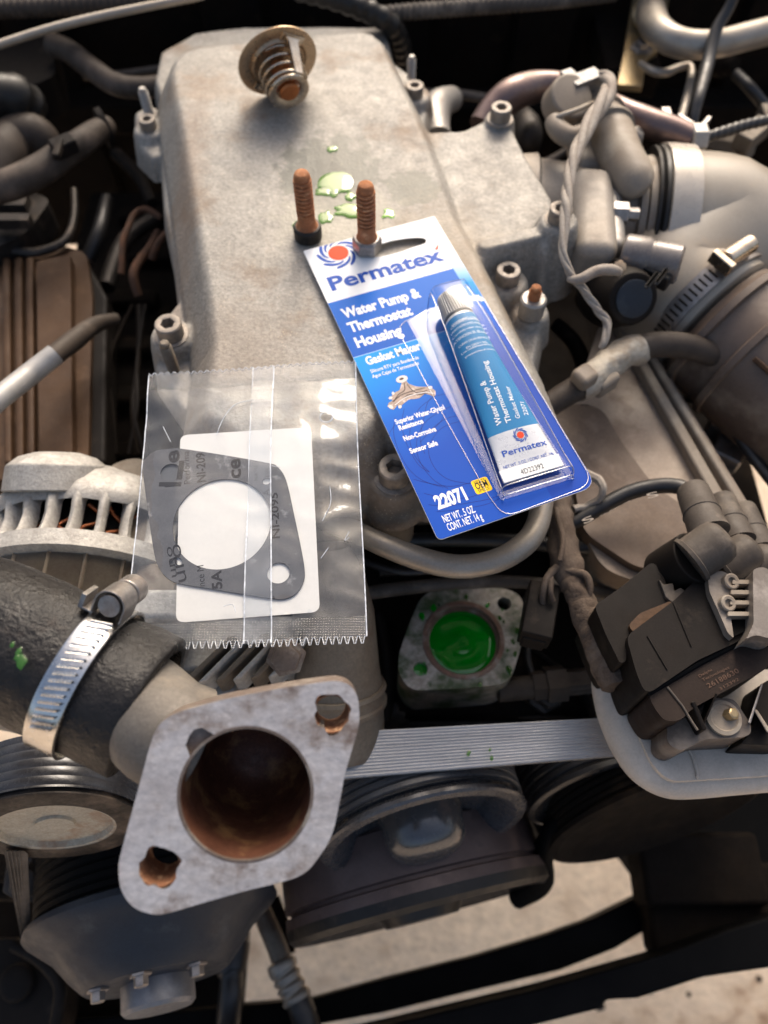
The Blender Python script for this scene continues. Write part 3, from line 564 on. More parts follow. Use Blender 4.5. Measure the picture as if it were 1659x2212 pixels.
for pts_ in ([(520, 340), (522, 400), (470, 440), (430, 500)], [(545, 350), (600, 410), (660, 420), (720, 400)], [(480, 500), (560, 440), (640, 440), (740, 420)], [(420, 500), (500, 440), (620, 400), (700, 380)]):
    ribbon('pump_picture', cs, [cs.L(*c(2, x, y)) for x, y in pts_], .05, .0185, P_PD, card)
ribbon('pump_picture', cs, [cs.L(*c(2, x, y)) for x, y in ((440, 530), (520, 470), (600, 440), (700, 420), (770, 430))], .05, .0195, P_PG, card)

# ------------------------------------------------------------------ sealant tube inside the blister
tp0 = cs.L(*c(3, 225, 110), 1.3); tp1 = cs.L(*c(3, 1012, 1775), .45)
ta = Vector((tp0[0], tp0[1] + .0)); tb = Vector((tp1[0], tp1[1])); tl = (tb - ta).length; ty = (tb - ta) / tl; tx = Vector((ty.y, -ty.x)); tx = -tx if tx.x < 0 else tx
tex = (ex * tx.x + ey * tx.y).normalized(); tey = (ex * ty.x + ey * ty.y).normalized()
print('tube', ta, tb, tl)
tilt = math.atan2(.50, 8.5)
tdn = (tey * math.cos(tilt) - Vector((0, 0, 1)) * math.sin(tilt)).normalized(); tn = tex.cross(tdn); tn = -tn if tn.z < 0 else tn
ts = Sheet(cs.P(ta.x, ta.y, .98), tex, tdn, tn)      # frame on the tube axis, x across, y along
tube = root('sealant_tube', 'silver and blue sealant tube with ribbed grey cap sealed in the blister', 'sealant tube', ts.P(0, 4, -.9))
capl = 1.55; T0 = 1.75; TL = tl - .15
def tw(t): k = min(1, max(0, (t - T0) / (TL - T0))); return .80 + (1.46 - .80) * k ** 1.05
def td(t): k = min(1, max(0, (t - T0) / (TL - .55 - T0))); return max(.035, .78 * (1 - k ** 1.5) + .02)
def tsurf(a, b): 
    w_ = tw(b); q = max(0, 1 - (a / w_) ** 2); return td(b) * math.sqrt(q)
TB = flat('tube_blue_print', (.02, .20, .43), .3, .4); TS = M('tube_silver', (.62, .63, .65), .3, .45, (.54, .55, .57), 1, .5, .05, None, 0, .12, 5, rv=.06, bd=.04); TW = flat('tube_white_end', (.80, .80, .78), .35)
CAPM = M('smoky_grey_cap', (.22, .215, .21), .35, .1, (.28, .27, .265), 1.5, .5, .08, None, 0, .05, 14, rv=.05)
def tring(t, n=40): return [ts.P(tw(t) * math.cos(q), t, td(t) * math.sin(q)) for q in (2 * math.pi * j / n for j in range(n))]
tc = Vector(ts.L(*c(3, 800, 1322), .5)).y; print('tc', tc, tl)
w = MB(); w.loft([tring(T0 + (tc - T0) * i / 16) for i in range(17)], False, False); part('printed_body', w, TB, tube, smooth=80)
w = MB(); w.loft([tring(tc + (TL - .62 - tc) * i / 10) for i in range(11)], False, False); part('silver_body', w, TS, tube, smooth=80)
w = MB(); w.loft([[ts.P(a, b, h_) for a, h_ in ((-1.46, -.045), (1.46, -.045), (1.46, .06), (-1.46, .06))] for b in (TL - .64, TL - .02)]); part('crimped_end', w, TW, tube, bev=.02)
w = MB(); w.loft([[ts.P(r_ * math.cos(q), t, r_ * math.sin(q)) for q in (2 * math.pi * j / 40 for j in range(40))] for r_, t in ((.5, 1.42), (.6, 1.5), (.72, 1.55), (.79, 1.65), (.80, T0))], False, False); part('shoulder', w, TS, tube, smooth=50)
w = MB(); rings = []
for t, r_ in ((0, .52), (.04, .60), (.12, .63), (1.35, .76), (1.42, .76)):
    rg = []
    for j in range(144):
        q = 2 * math.pi * j / 144; rr_ = r_ + (.022 if (j // 2) % 2 else -.022) * (1 if .02 < t < 1.4 else 0); rg.append(ts.P(rr_ * math.cos(q), t, rr_ * math.sin(q)))
    rings.append(rg)
w.loft(rings, True, True); part('ribbed_cap', w, CAPM, tube, smooth=30)
def tl_(x, y, h=.6): return ts.L(*c(3, x, y), h)
def tt(name, body, p0, p1, hgt, mat, off, straight=None):
    h = .3; a = Vector(tl_(*p0)); b = Vector(tl_(*p1))
    for _ in range(3):
        a = Vector(ts.L(*c(3, *p0), tsurf(*a))); b = Vector(ts.L(*c(3, *p1), tsurf(*b)))
    if straight == 'x': y = (a.y + b.y) / 2; a.y = b.y = y
    if straight == 'y': x = (a.x + b.x) / 2; a.x = b.x = x
    return put_text(name, ts, body, a, b, hgt, .012, mat, tube, off, surf=tsurf)
T_W = flat('tube_white_ink', (.82, .86, .88), .3)
tt('tube_title', 'Water Pump &', (705, 1300), (548, 905), .27, T_W, .018)
tt('tube_title', 'Thermostat Housing', (790, 1280), (565, 728), .27, T_W, .018)
tt('tube_subtitle', 'Gasket Maker', (868, 1245), (765, 958), .22, T_W, .004)
tt('tube_number', '22071', (942, 1218), (900, 1102), .22, T_W, .004)
for body, p0, p1, hg, of in (('WARNING: CONT', (248, 470), (500, 372), .155, .01), ('CONTACT. UNCURED SE', (245, 505), (540, 405), .125, .0), ('IRRITATES EYES AND SKIN', (250, 540), (560, 438), .125, .0), ('Carefully other cautions on', (262, 578), (575, 470), .11, 0),
                         ('ATENCION: EL SELLADOR', (275, 630), (590, 510), .145, .006), ('CURAR CAUSA IRRITACION', (310, 640), (600, 548), .12, 0), ('EN OJOS Y PIEL', (385, 625), (578, 572), .12, 0), ('Lea cuidadosamente las', (340, 690), (630, 602), .11, 0), ('precauciones al reverso', (378, 715), (640, 632), .11, 0)):
    tt('warning_line', body, p0, p1, hg, T_W, of, 'x')
TBL = flat('tube_blue_ink', (.008, .075, .42), .3)
mk = Vector(tl_(868, 1400)); mk = Vector(ts.L(*c(3, 868, 1400), tsurf(*mk))); mark(ts, mk.x, mk.y, .37, .014, tube, surf=tsurf)
tt('tube_brand', 'Permatex', (718, 1600), (1112, 1480), .30, TBL, .014, 'x')
tt('tube_weight', 'NET WT. .5 OZ. / CONT. NET. 14g', (722, 1705), (1172, 1572), .15, TBL, .004, 'x')
put_text('lot_code', ts, '4D22392', (-.55, TL - .17), (.55, TL - .17), .26, .075, P_INK, tube, -.004)

# clear blister: thin shell lofted over the tube
def schlick(nt, f0=.04):
    lw = nn(nt, 'ShaderNodeLayerWeight'); lw.inputs['Blend'].default_value = .5; p_ = nn(nt, 'ShaderNodeMath', operation='POWER'); nt.links.new(lw.outputs['Facing'], p_.inputs[0]); p_.inputs[1].default_value = 4.0
    m_ = nn(nt, 'ShaderNodeMath', operation='MULTIPLY_ADD'); nt.links.new(p_.outputs[0], m_.inputs[0]); m_.inputs[1].default_value = .55; m_.inputs[2].default_value = f0; return m_.outputs[0]
CLEAR = bpy.data.materials.new('clear_plastic'); CLEAR.use_nodes = True; nt = CLEAR.node_tree; nt.nodes.clear(); L = nt.links.new
o_ = nn(nt, 'ShaderNodeOutputMaterial'); mx = nn(nt, 'ShaderNodeMixShader'); tr = nn(nt, 'ShaderNodeBsdfTransparent'); gl = nn(nt, 'ShaderNodeBsdfGlossy')
tr.inputs[0].default_value = (.965, .972, .98, 1); gl.inputs['Roughness'].default_value = .09
bp = nn(nt, 'ShaderNodeBump'); nz2 = nn(nt, 'ShaderNodeTexNoise'); nz2.inputs['Scale'].default_value = 1.1; bp.inputs['Strength'].default_value = .25; bp.inputs['Distance'].default_value = .1; L(nz2.outputs[0], bp.inputs['Height']); L(bp.outputs[0], gl.inputs['Normal'])
L(schlick(nt, .04), mx.inputs[0]); L(tr.outputs[0], mx.inputs[1]); L(gl.outputs[0], mx.inputs[2]); L(mx.outputs[0], o_.inputs[0])
EDGE = bpy.data.materials.new('clear_edge'); EDGE.use_nodes = True; nt = EDGE.node_tree; nt.nodes.clear(); L = nt.links.new
o_ = nn(nt, 'ShaderNodeOutputMaterial'); mx = nn(nt, 'ShaderNodeMixShader'); tr = nn(nt, 'ShaderNodeBsdfTransparent'); gl = nn(nt, 'ShaderNodeBsdfGlossy'); tr.inputs[0].default_value = (.85, .88, .92, 1); gl.inputs['Roughness'].default_value = .2; mx.inputs[0].default_value = .38
L(tr.outputs[0], mx.inputs[1]); L(gl.outputs[0], mx.inputs[2]); L(mx.outputs[0], o_.inputs[0])
def bw_(t): k = min(1, max(0, t / tl)); return .98 + .82 * k
def bhh(t): k = min(1, max(0, (t - 2) / (tl - 2.6))); return 1.95 - 1.25 * k ** 1.2
bs2 = Sheet(cs.P(ta.x, ta.y, .012), tex, tey, Vector((0, 0, 1))); prof = []
stations = [(-.42, 0), (-.36, .45), (-.26, .8), (-.1, .96), (.1, 1)] + [(.1 + (tl - .1) * i / 14, 1) for i in range(1, 15)] + [(tl + .1, 1), (tl + .22, .92), (tl + .3, .7), (tl + .34, .4), (tl + .4, 0)]
rings = []
for t, f in stations:
    wd = bw_(t) * (1 if f > .5 else .985); h = bhh(t) * f; rings.append([bs2.P(s_ * wd * a, t, b * h) for s_, a, b in ((-1, 1, 0), (-1, .985, .35), (-1, .955, .75), (-1, .90, .93), (-1, .82, 1.0), (-1, .4, 1.02), (1, 0, 1.025), (1, .4, 1.02), (1, .82, 1.0), (1, .90, .93), (1, .955, .75), (1, .985, .35), (1, 1, 0))])
w = MB(); w.loft(rings, False, False, closed=False); part('blister_shell', w, CLEAR, card, smooth=60)
for idx in (2, 10):  # thin tubes added as bright highlight lines along the bubble edges
    w = MB(); w.tube([r_[idx] for r_ in rings], .03, 6); part('blister_edge_highlight', w, EDGE, card, smooth=80)
for rr_i in (-2, -5):
    w = MB(); w.tube(rings[rr_i], .028, 6); part('blister_edge_highlight', w, EDGE, card, smooth=80)
w = MB(); w.loft([[bs2.P(s_ * bw_(t) * 1.02, t, .05 + bhh(t) * .1) for t in (-.4, 1.5, 3.5, 5.5, 7.5, tl + .35)] for s_ in (1,)] * 1 + [[bs2.P(bw_(t) * 1.08, t, .02) for t in (-.4, 1.5, 3.5, 5.5, 7.5, tl + .35)]], False, False, closed=False)
fo = r2([cs.L(*c(1, 820, 905)), cs.L(*c(1, 1530, 640)), (CW - .06, CH * .40), (CW - .06, CH - .12), cs.L(*c(2, 1385, 1500)), cs.L(*c(2, 1240, 1300)), cs.L(*c(2, 870, 640))], [.9, 1.2, .3, .9, .8, .3, .3], 8)
bubble = [(lambda q: (q.x, q.y))(Vector((ta.x, ta.y)) + tx * a + ty * b) for a, b in ((-bw_(0), -.42), (bw_(0), -.42), (bw_(tl), tl + .4), (-bw_(tl), tl + .4))]
sheet_poly('blister_flange', cs, fo, .026, CLEAR, card, [bubble], depth=.012)
w = MB(); fr = [cs.P(a, b, .03) for a, b in fo]; w.tube(fr + [fr[0]], .022, 6, False); part('blister_rim', w, EDGE, card, smooth=80)

# ------------------------------------------------------------------ poly bag, gasket and paper insert
FILM = bpy.data.materials.new('poly_film'); FILM.use_nodes = True; nt = FILM.node_tree; nt.nodes.clear(); L = nt.links.new
def film(mat, haze, gloss_r, bscale, bstr, weave=None):
    nt = mat.node_tree; nt.nodes.clear(); L = nt.links.new
    o_ = nn(nt, 'ShaderNodeOutputMaterial'); tr = nn(nt, 'ShaderNodeBsdfTransparent'); tr.inputs[0].default_value = (.95, .965, .98, 1); df = nn(nt, 'ShaderNodeBsdfDiffuse'); df.inputs[0].default_value = (.62, .66, .72, 1)
    gl = nn(nt, 'ShaderNodeBsdfGlossy'); gl.inputs['Roughness'].default_value = gloss_r
    geo = nn(nt, 'ShaderNodeNewGeometry'); n1 = nn(nt, 'ShaderNodeTexNoise'); n1.inputs['Scale'].default_value = bscale; n1.inputs['Detail'].default_value = 4; L(geo.outputs['Position'], n1.inputs['Vector'])
    hh = n1.outputs[0]; bp = nn(nt, 'ShaderNodeBump'); bp.inputs['Strength'].default_value = bstr; bp.inputs['Distance'].default_value = .06
    if weave:
        wv = nn(nt, 'ShaderNodeTexVoronoi'); wv.inputs['Scale'].default_value = weave; wv.inputs['Randomness'].default_value = .05; L(geo.outputs['Position'], wv.inputs['Vector']); hh = wv.outputs['Distance']; bp.inputs['Distance'].default_value = .05
    L(hh, bp.inputs['Height']); L(bp.outputs[0], gl.inputs['Normal'])
    m1 = nn(nt, 'ShaderNodeMixShader'); m2 = nn(nt, 'ShaderNodeMixShader'); mr = nn(nt, 'ShaderNodeMapRange'); L(n1.outputs[0], mr.inputs[0]); mr.inputs[1].default_value = .3; mr.inputs[2].default_value = .7; mr.inputs[3].default_value = haze * .5; mr.inputs[4].default_value = haze * 1.5
    L(mr.outputs[0], m1.inputs[0]); L(tr.outputs[0], m1.inputs[1]); L(df.outputs[0], m1.inputs[2]); L(schlick(nt), m2.inputs[0]); L(m1.outputs[0], m2.inputs[1]); L(gl.outputs[0], m2.inputs[2]); L(m2.outputs[0], o_.inputs[0])
film(FILM, .018, .05, .5, .3)
SEAL = bpy.data.materials.new('crimped_seal'); SEAL.use_nodes = True; film(SEAL, .06, .2, 2, .95, 9.0)
FOLD = bpy.data.materials.new('film_fold'); FOLD.use_nodes = True; film(FOLD, .75, .2, 3, .2)
ZB = .38
q4 = [pt(322, 810, ZB), pt(768, 780, ZB), pt(790, 1382, ZB), pt(272, 1400, ZB)]
def B(a, b, h=0.0):
    p = (q4[0] * (1 - a) + q4[1] * a) * (1 - b) + (q4[3] * (1 - a) + q4[2] * a) * b
    p = p + Vector((.05 * math.sin(b * 5), 0, 0)) * (1 if a < .5 else -1)
    wv = noise.noise(Vector((p.x * .32, p.y * .32, 2))) * .09 + noise.noise(Vector((p.x * .9 + 3, p.y * .5, 7))) * .05 - abs(noise.noise(Vector((p.x * .5 + 9, p.y * .8, 4)))) * .09
    return p + Vector((0, 0, h + wv * (1 if h > 0 else .4)))
bag = root('poly_bag', 'clear plastic bag with crimped zigzag ends holding a grey gasket', 'plastic bag', B(.5, .5) - Vector((0, 0, .1)))
NX, NY = 128, 70
hole = pt(705, 904, ZB)
def sheetfilm(name, h, b0, b1, mat, zz0=False, zz1=False, ny=NY, cut=False):
    w = MB(); rows = []
    for j in range(ny + 1):
        b = b0 + (b1 - b0) * j / ny; row = []
        for i in range(NX + 1):
            bb = b; tooth = .0105 * (1 if i % 4 in (1, 2) else -1) * (1 if i % 4 else 1)
            if j == 0 and zz0: bb += tooth * .55
            if j == ny and zz1: bb += tooth
            puff = h * (math.sin(math.pi * min(1, max(0, (b - .07) / .86))) ** .4 if .07 < b < .93 else 0) * min(1, 6 * min(i, NX - i) / NX)
            row.append(B(i / NX, bb, .012 + puff))
        rows.append(row)
    w.v = [p for r_ in rows for p in r_]; n = NX + 1
    for j in range(ny):
        for i in range(NX):
            f = (j * n + i, j * n + i + 1, (j + 1) * n + i + 1, (j + 1) * n + i)
            if cut:
                cp = (w.v[f[0]] + w.v[f[2]]) / 2
                if math.hypot(cp.x - hole.x, cp.y - hole.y) < .32: continue
            w.f.append(f)
    w.m = [0] * len(w.f); return part(name, w, mat, bag, smooth=80)
sheetfilm('front_film', .30, .07, .93, FILM, cut=True)
sheetfilm('back_film', -.02, .07, .93, FILM, cut=True)
sheetfilm('top_seal', 0, 0, .07, SEAL, zz0=True, ny=8); sheetfilm('bottom_seal', 0, .93, 1, SEAL, zz1=True, ny=8)
w = MB(); w.loft([[hole + Vector((r_ * math.cos(q), r_ * math.sin(q), h)) for q in (2 * math.pi * j / 30 for j in range(30))] for r_, h in ((.33, .1), (.30, .14), (.27, .14), (.27, .1))], False, False); part('hang_hole_rim', w, FOLD, bag, smooth=80)
# back seam folded strip and bright folded edges
def strip(name, a0, a1, h, mat, th=0.0):
    w = MB(); rings = []
    for j in range(61):
        b = j / 60; k = .30 * (math.sin(math.pi * min(1, max(0, (b - .07) / .86))) ** .4 if .07 < b < .93 else 0)
        rings.append([B(a0(b), b, .03 + k + h), B(a1(b), b, .03 + k + h)])
    w.loft(rings, False, False, closed=False); return part(name, w, mat, bag, smooth=80)
sa = lambda b: .498 - .006 * b; sb_ = lambda b: .600 - .003 * b
SEAMM = bpy.data.materials.new('seam_film'); SEAMM.use_nodes = True; film(SEAMM, .1, .1, .9, .4)
strip('fin_seam', sa, sb_, .02, SEAMM)
for f_ in (lambda b: sa(b), lambda b: sb_(b)): strip('seam_edge', f_, lambda b, f_=f_: f_(b) + .006, .035, FOLD)
for a_e in (0, 1):
    w = MB(); w.tube([B(a_e, .005 + j / 60 * .985, .02) for j in range(61)], .032, 6); part('folded_edge', w, FOLD, bag, smooth=80)
w = MB(); w.tube([B(i / NX, .0 + (.0085 * .55) * (1 if i % 4 in (1, 2) else -1), .015) for i in range(NX + 1)], .017, 5); part('cut_edge', w, FOLD, bag, smooth=80)
w = MB(); w.tube([B(i / NX, 1 + .0105 * (1 if i % 4 in (1, 2) else -1), .015) for i in range(NX + 1)], .017, 5); part('cut_edge', w, FOLD, bag, smooth=80)
for pts_ in ([(590, 560), (640, 440), (720, 350), (840, 320)], [(235, 500), (260, 550), (285, 600)], [(1350, 900), (1355, 1010), (1300, 1130)], [(640, 1700), (700, 1690), (720, 1740)], [(1480, 1200), (1450, 1260), (1480, 1240)], [(1290, 1380), (1340, 1310)], [(960, 760), (1020, 772)]):
    w = MB(); w.tube([p + Vector((0, 0, .0)) for p in spline([pt(*c(4, x, y), ZB + .33) for x, y in pts_], 6)], .016, 5); part('film_crease', w, FOLD, bag, smooth=80)
PAPER = M('white_paper', (.62, .61, .585), .7, 0, (.57, .555, .53), .25, .7, .03, None, 0, .1, 6)
zi = ZB + .03
ins = MB(); ins.prism(round2([pt(*c(4, x, y), zi) for x, y in ((350, 556), (1225, 502), (1284, 1738), (320, 1812))], .38), .03, (0, 0, 1))
solo('paper_insert', ins, PAPER, 'white paper card with rounded corners inside the bag behind the grey gasket', 'paper card')
GASK = M('grey_gasket_board', (.058, .06, .07), .75, 0, (.078, .081, .092), .6, .5, .14, (.27, .27, .28), .05, .3, 16, dusts=1.2)
GINK = flat('gasket_ink', (.018, .018, .022), .6, 0)
gz = ZB + .12; G = lambda x, y: pt(*c(4, x, y), gz)
gout = spline([G(x, y) for x, y in ((330, 642), (600, 682), (940, 742), (1000, 768), (1042, 820), (1072, 905), (1110, 1080), (1150, 1270), (1180, 1440), (1176, 1530), (1130, 1610), (1060, 1648), (975, 1652), (800, 1625), (560, 1585), (330, 1545), (250, 1500), (200, 1430), (170, 1320), (135, 1080), (100, 790), (118, 710), (190, 655))], 4)
cg = G(628, 1142); rg_ = (G(955, 1142) - G(302, 1142)).length / 2; rv_ = (G(628, 842) - G(628, 1443)).length / 2; print('gasket r', rg_, rv_)
def circ(c0, r, n=44, r2=None): return [c0 + Vector((r * math.cos(2 * math.pi * j / n), (r2 or r) * math.sin(2 * math.pi * j / n), 0)) for j in range(n)]
gk = root('housing_gasket', 'dark grey paper gasket with one large and several small holes inside the bag', 'gasket', cg - Vector((0, 0, .08)))
w = MB(); w.prism(gout, .075, (0, 0, 1), [circ(cg, rg_, 60, rv_), circ(G(1006, 1478), .475, 30), circ(G(926, 864), .17, 18), circ(G(285, 803), .45, 30), circ(G(318, 1410), .27, 20)]); part('gasket_board', w, GASK, gk, bev=.01, seg=1)
GBK = flat('gasket_back', (.10, .105, .115), .7, 0)
w = MB(); w.lathe(G(285, 803) - Vector((0, 0, .13)), (0, 0, 1), [(.55, 0), (.55, .03)], 24); part('gasket_back_layer', w, GBK, gk)
w = MB(); w.lathe(G(318, 1410) - Vector((0, 0, .13)), (0, 0, 1), [(.36, 0), (.36, .03)], 24); part('gasket_back_layer', w, GBK, gk)
gs = Sheet(Vector((0, 0, gz)), Vector((1, 0, 0)), Vector((0, -1, 0)), Vector((0, 0, 1)))
def gt(body, p0, p1, hgt, off=0.0):
    put_text('gasket_print', gs, body, gs.L(*c(4, *p0)), gs.L(*c(4, *p1)), hgt, .006, GINK, gk, off)
gt('e', (345, 735), (338, 655), .70, .03); gt('I', (352, 895), (352, 870), .72, .02); gt('Performa', (418, 880), (408, 662), .30); gt('NI-209', (520, 868), (512, 672), .40, .02)
gt('ce', (755, 842), (748, 712), .62, .03); gt('NI-2095', (1015, 1245), (1000, 940), .33, .02); gt('nce M', (515, 1565), (505, 1425), .30); gt('5A', (630, 1582), (622, 1458), .42, .03)
gt('uro', (395, 1530), (345, 1280), .55, .0); gt('uno', (330, 1500), (290, 1300), .35); gt('NATU', (870, 860), (865, 760), .18); gt('EW', (945, 835), (945, 770), .2); gt('A', (950, 960), (945, 915), .3); gt('P', (985, 1650), (985, 1630), .1)
w = MB(); w.box(G(282, 885) + Vector((0, 0, .008)), 1.0, .22, .004); w.box(G(352, 790) + Vector((0, 0, .008)), .25, 1.0, .004); part('gasket_print', w, GINK, gk)
def splat(w, p, r, sd_):
    n = 14; rg = []
    for fr, h in ((1, .0), (.8, .015), (.3, .022)):
        rg.append([p + Vector((r * fr * (1 + .8 * noise.noise(Vector((math.cos(a) + sd_, math.sin(a), sd_ * 2)))) * math.cos(a), r * fr * 1.5 * (1 + .8 * noise.noise(Vector((math.sin(a) + sd_, math.cos(a), sd_)))) * math.sin(a), h)) for a in (2 * math.pi * j / n for j in range(n))])
    w.loft(rg, True, True)
GREEN = bpy.data.materials.new('green_coolant'); GREEN.use_nodes = True; b = GREEN.node_tree.nodes['Principled BSDF']; b.inputs['Base Color'].default_value = (.0, .26, .01, 1); b.inputs['Roughness'].default_value = .03; b.inputs['IOR'].default_value = 1.6; b.inputs['Coat Weight'].default_value = .0
# ------------------------------------------------------------------ water outlet with its flange, hose and clamp
wn_ = Vector((.09, -.44, .89)).normalized(); Pc = pt(530, 1712, 3.4)
O = lambda x, y, h=0.0: onplane(x, y, Pc + wn_ * h, wn_)
out = root('water_outlet', 'aluminium water outlet with rusty bore and two bolt holes on the radiator hose end', 'water outlet', Pc - wn_ * 2)
fo_ = spline([O(*q) for q in ((321, 1621), (334, 1584), (352, 1558), (380, 1541), (420, 1528), (484, 1511), (600, 1488), (700, 1473), (733, 1472), (757, 1482), (772, 1506), (776, 1545), (772, 1580), (747, 1665), (735, 1725), (718, 1800), (690, 1850), (655, 1888), (600, 1908), (540, 1922), (440, 1950), (360, 1973), (325, 1974), (288, 1959), (263, 1925), (256, 1880), (262, 1840), (300, 1700))], 4)[:-1]
fo_ = [p for i, p in enumerate(fo_) if i == 0 or (p - fo_[i - 1]).length > .02]
bc = O(531, 1716); br = (O(675, 1716) - O(388, 1716)).length / 2; print('bore r', br)
ux = Vector((1, 0, 0)); ux = (ux - wn_ * ux.dot(wn_)).normalized(); uy = wn_.cross(ux)
def ring3(c0, r, n=48, a0=0, k=1.0): return [c0 + ux * (r * math.cos(2 * math.pi * j / n + a0)) + uy * (r * k * math.sin(2 * math.pi * j / n + a0)) for j in range(n)]
bore_ring = []
for p in ring3(bc, br, 64, 0, 1.02):
    d = (p - bc).normalized(); an = math.degrees(math.atan2(d.dot(uy), d.dot(ux))); k = 1.0
    if 118 < an < 142: k = 1.26 - .10 * abs(an - 130) / 12
    bore_ring.append(bc + (p - bc) * (k if k > 1 else 1))
bh1, bh2 = O(716, 1542), O(344, 1872)
def rough_hole(c0, r, sd_): return [c0 + (p - c0) * (1 + .32 * noise.noise((p - c0).normalized() * 1.9 + Vector((sd_, 0, 0)))) for p in ring3(c0, r, 30)]
w = MB(); w.prism(fo_, 1.15, wn_, [bore_ring, rough_hole(bh1, .62, 3), rough_hole(bh2, .66, 9)])
nt_ = len([f for f in w.f if len(f) == 3]); w.m = [0 if len(f) == 3 else 1 for f in w.f]
part('mounting_flange', w, [FACEM, FLSIDE], out, bev=.09, seg=3)
RUSTI = M('orange_rust', (.24, .105, .045), .8, 0, (.16, .06, .03), 3, .6, .3, (.7, .45, .25), .2, .8, 14, dusts=3, bd=.04)
for q, kk in ((bh1, 1.05), (bh2, 1.1)):
    w = MB(); a = [ring3(q - wn_ * h, r * kk, 26) for h, r in ((.03, .62), (.03, .60), (.2, .54), (1.1, .52), (1.6, .5))]; w.loft(a, False, False); part('bolt_hole', w, RUSTI, out, smooth=60)
w = MB(); w.lathe(bc, wn_, [(br + .07, .002), (br + .04, .004), (br - .03, .001), (br - .035, -.12)], 72, False, False); part('bore_lip', w, FLSIDE, out, smooth=60)
Hp = [pt(-60, 1352, 2.0), pt(60, 1402, 1.9), pt(178, 1458, 1.55), pt(270, 1506, 1.1)]
hax = (Hp[3] - Hp[1]).normalized()
nd = (Hp[3] - (bc - wn_ * 2.7)); nd = (nd - wn_ * nd.dot(wn_)).normalized()
npath = spline([bc - wn_ * 2.75 + nd * (br + .3), bc - wn_ * 2.65 + nd * (br + 1.3), Hp[3] + hax * .5, Hp[3] - hax * 1.2], 6)
w = MB(); w.lathe(bc - wn_ * .3, -wn_, [(br - .02, 0), (br + .8, 0), (br + .8, .2)], 56, False, False); part('bypass_notch', w, NOTCH, out)
w = MB(); w.tube(npath, 1.98, 40); w.lathe(bc, -wn_, [(br + .35, .9), (br + .3, 1.4), (br + .28, 4.2), (br + .1, 5.4), (1.2, 6.2), (.01, 6.3)], 56, False, False); part('neck_casting', w, NECK, out, smooth=80)
w = MB(); w.prism(polyD([(262, 1590), (300, 1560), (345, 1640), (322, 1680)], -.4), .6, (0, 0, 1)); part('cast_rib', w, VALV, out, bev=.1)
w = MB(); w.lathe(bc, -wn_, [(br, .06), (br * .985, .5), (br * .97, 2.0), (br * .95, 4.6), (br * .8, 5.5), (br * .45, 5.95), (.01, 6.05)], 64, False, False); part('bore_wall', w, BORE, out, smooth=80)
w = MB(); w.lathe(bc - wn_ * .16, wn_, [(br + .02, -.2), (br + .03, .06), (br + .08, .12)], 60, False, False)

rh = root('radiator_hose', 'thick black swollen radiator hose clamped to the water outlet', 'hose', Hp[1] - Vector((0, 0, 2.8)))
hp = spline([pt(-260, 1280, 1.2)] + Hp, 14); hp.append(hp[-1] + hax * .45); hp.append(hp[-1] + hax * .45)
n = 56; w = MB(); rings = []; tt_ = [(hp[min(i + 1, len(hp) - 1)] - hp[max(i - 1, 0)]).normalized() for i in range(len(hp))]
q0 = tt_[0].cross(Vector((0, 0, 1))).normalized()
for i, p in enumerate(hp):
    t = tt_[i]; q0 = (q0 - t * q0.dot(t)).normalized(); q1 = t.cross(q0); rg = []; dc = abs((p - Hp[2]).dot(hax))
    rb = 2.8
    if dc < 1.6: rb -= .13 * (1 - dc / 1.6)
    for j in range(n):
        a = 2 * math.pi * j / n; d = q0 * math.cos(a) + q1 * math.sin(a); rr_ = rb + noise.noise(p * .45 + d * 1.2) * .17 + noise.noise(p * 1.5 + d * 3) * .035; rg.append(p + d * rr_)
    rings.append(rg)
ce = hp[-1]; rings.append([ce + (v - ce) * .97 + hax * .08 for v in rings[-1]]); rings.append([ce + (v - ce) * .84 + hax * .1 for v in rings[-2]]); rings.append([v - hax * 2 for v in rings[-1]])
w.loft(rings, True, False); part('hose_wall', w, HOSE, rh, smooth=70)
# green drips on the hose
for (u, v, s_) in ((40, 1408, .07), (46, 1430, .12), (26, 1392, .05), (36, 1420, .06)):
    p = pt(u, v, 4.75); w = MB(); splat(w, p - Vector((0, 0, .02)), s_ * 1.5, u); part('coolant_drop', w, WET, rh, smooth=80)

# worm drive clamp
cl = root('hose_clamp', 'shiny slotted worm drive clamp tightened round the black radiator hose', 'hose clamp', Hp[2] - Vector((0, 0, 2.9)))
cc_ = Hp[2] + hax * .25; k0 = hax.cross(Vector((0, 0, 1))).normalized(); k1 = k0.cross(hax).normalized()     # k0 towards the viewer bottom, k1 up
if k0.y > 0: k0 = -k0
def clp(a, r, s_): return cc_ + (k0 * math.cos(a) + k1 * math.sin(a)) * r + hax * s_
w = MB(); N_ = 90; cr_ = 2.92
rings = [[clp(2 * math.pi * i / N_, cr_ + dr, s_) for s_, dr in ((-.6, .02), (-.57, .10), (-.5, .065), (.5, .065), (.57, .10), (.6, .02), (.6, -.02), (-.6, -.02))] for i in range(N_ + 1)]
w.loft(rings, False, False); part('clamp_band', w, STEELB, cl, smooth=40)
for i in range(17):
    a = R(38) + i * R(5.2); w = MB(); sl = .16
    rr2 = [[clp(a + da + sl * s_ * .28, cr_ + .07 + hh_, s_ * .36) for s_ in (-1, -.6, 0, .6, 1)] for da, hh_ in ((-.024, .0), (-.012, .075), (.004, .085), (.014, -.01), (.024, -.01))]
    w.loft(rr2, False, False, closed=False); part('clamp_thread', w, STEELB, cl, smooth=60)
ha = R(138); hd = (k0 * math.cos(ha) + k1 * math.sin(ha)); ht = (-k0 * math.sin(ha) + k1 * math.cos(ha)); hc = cc_ + hd * (cr_ + .62)
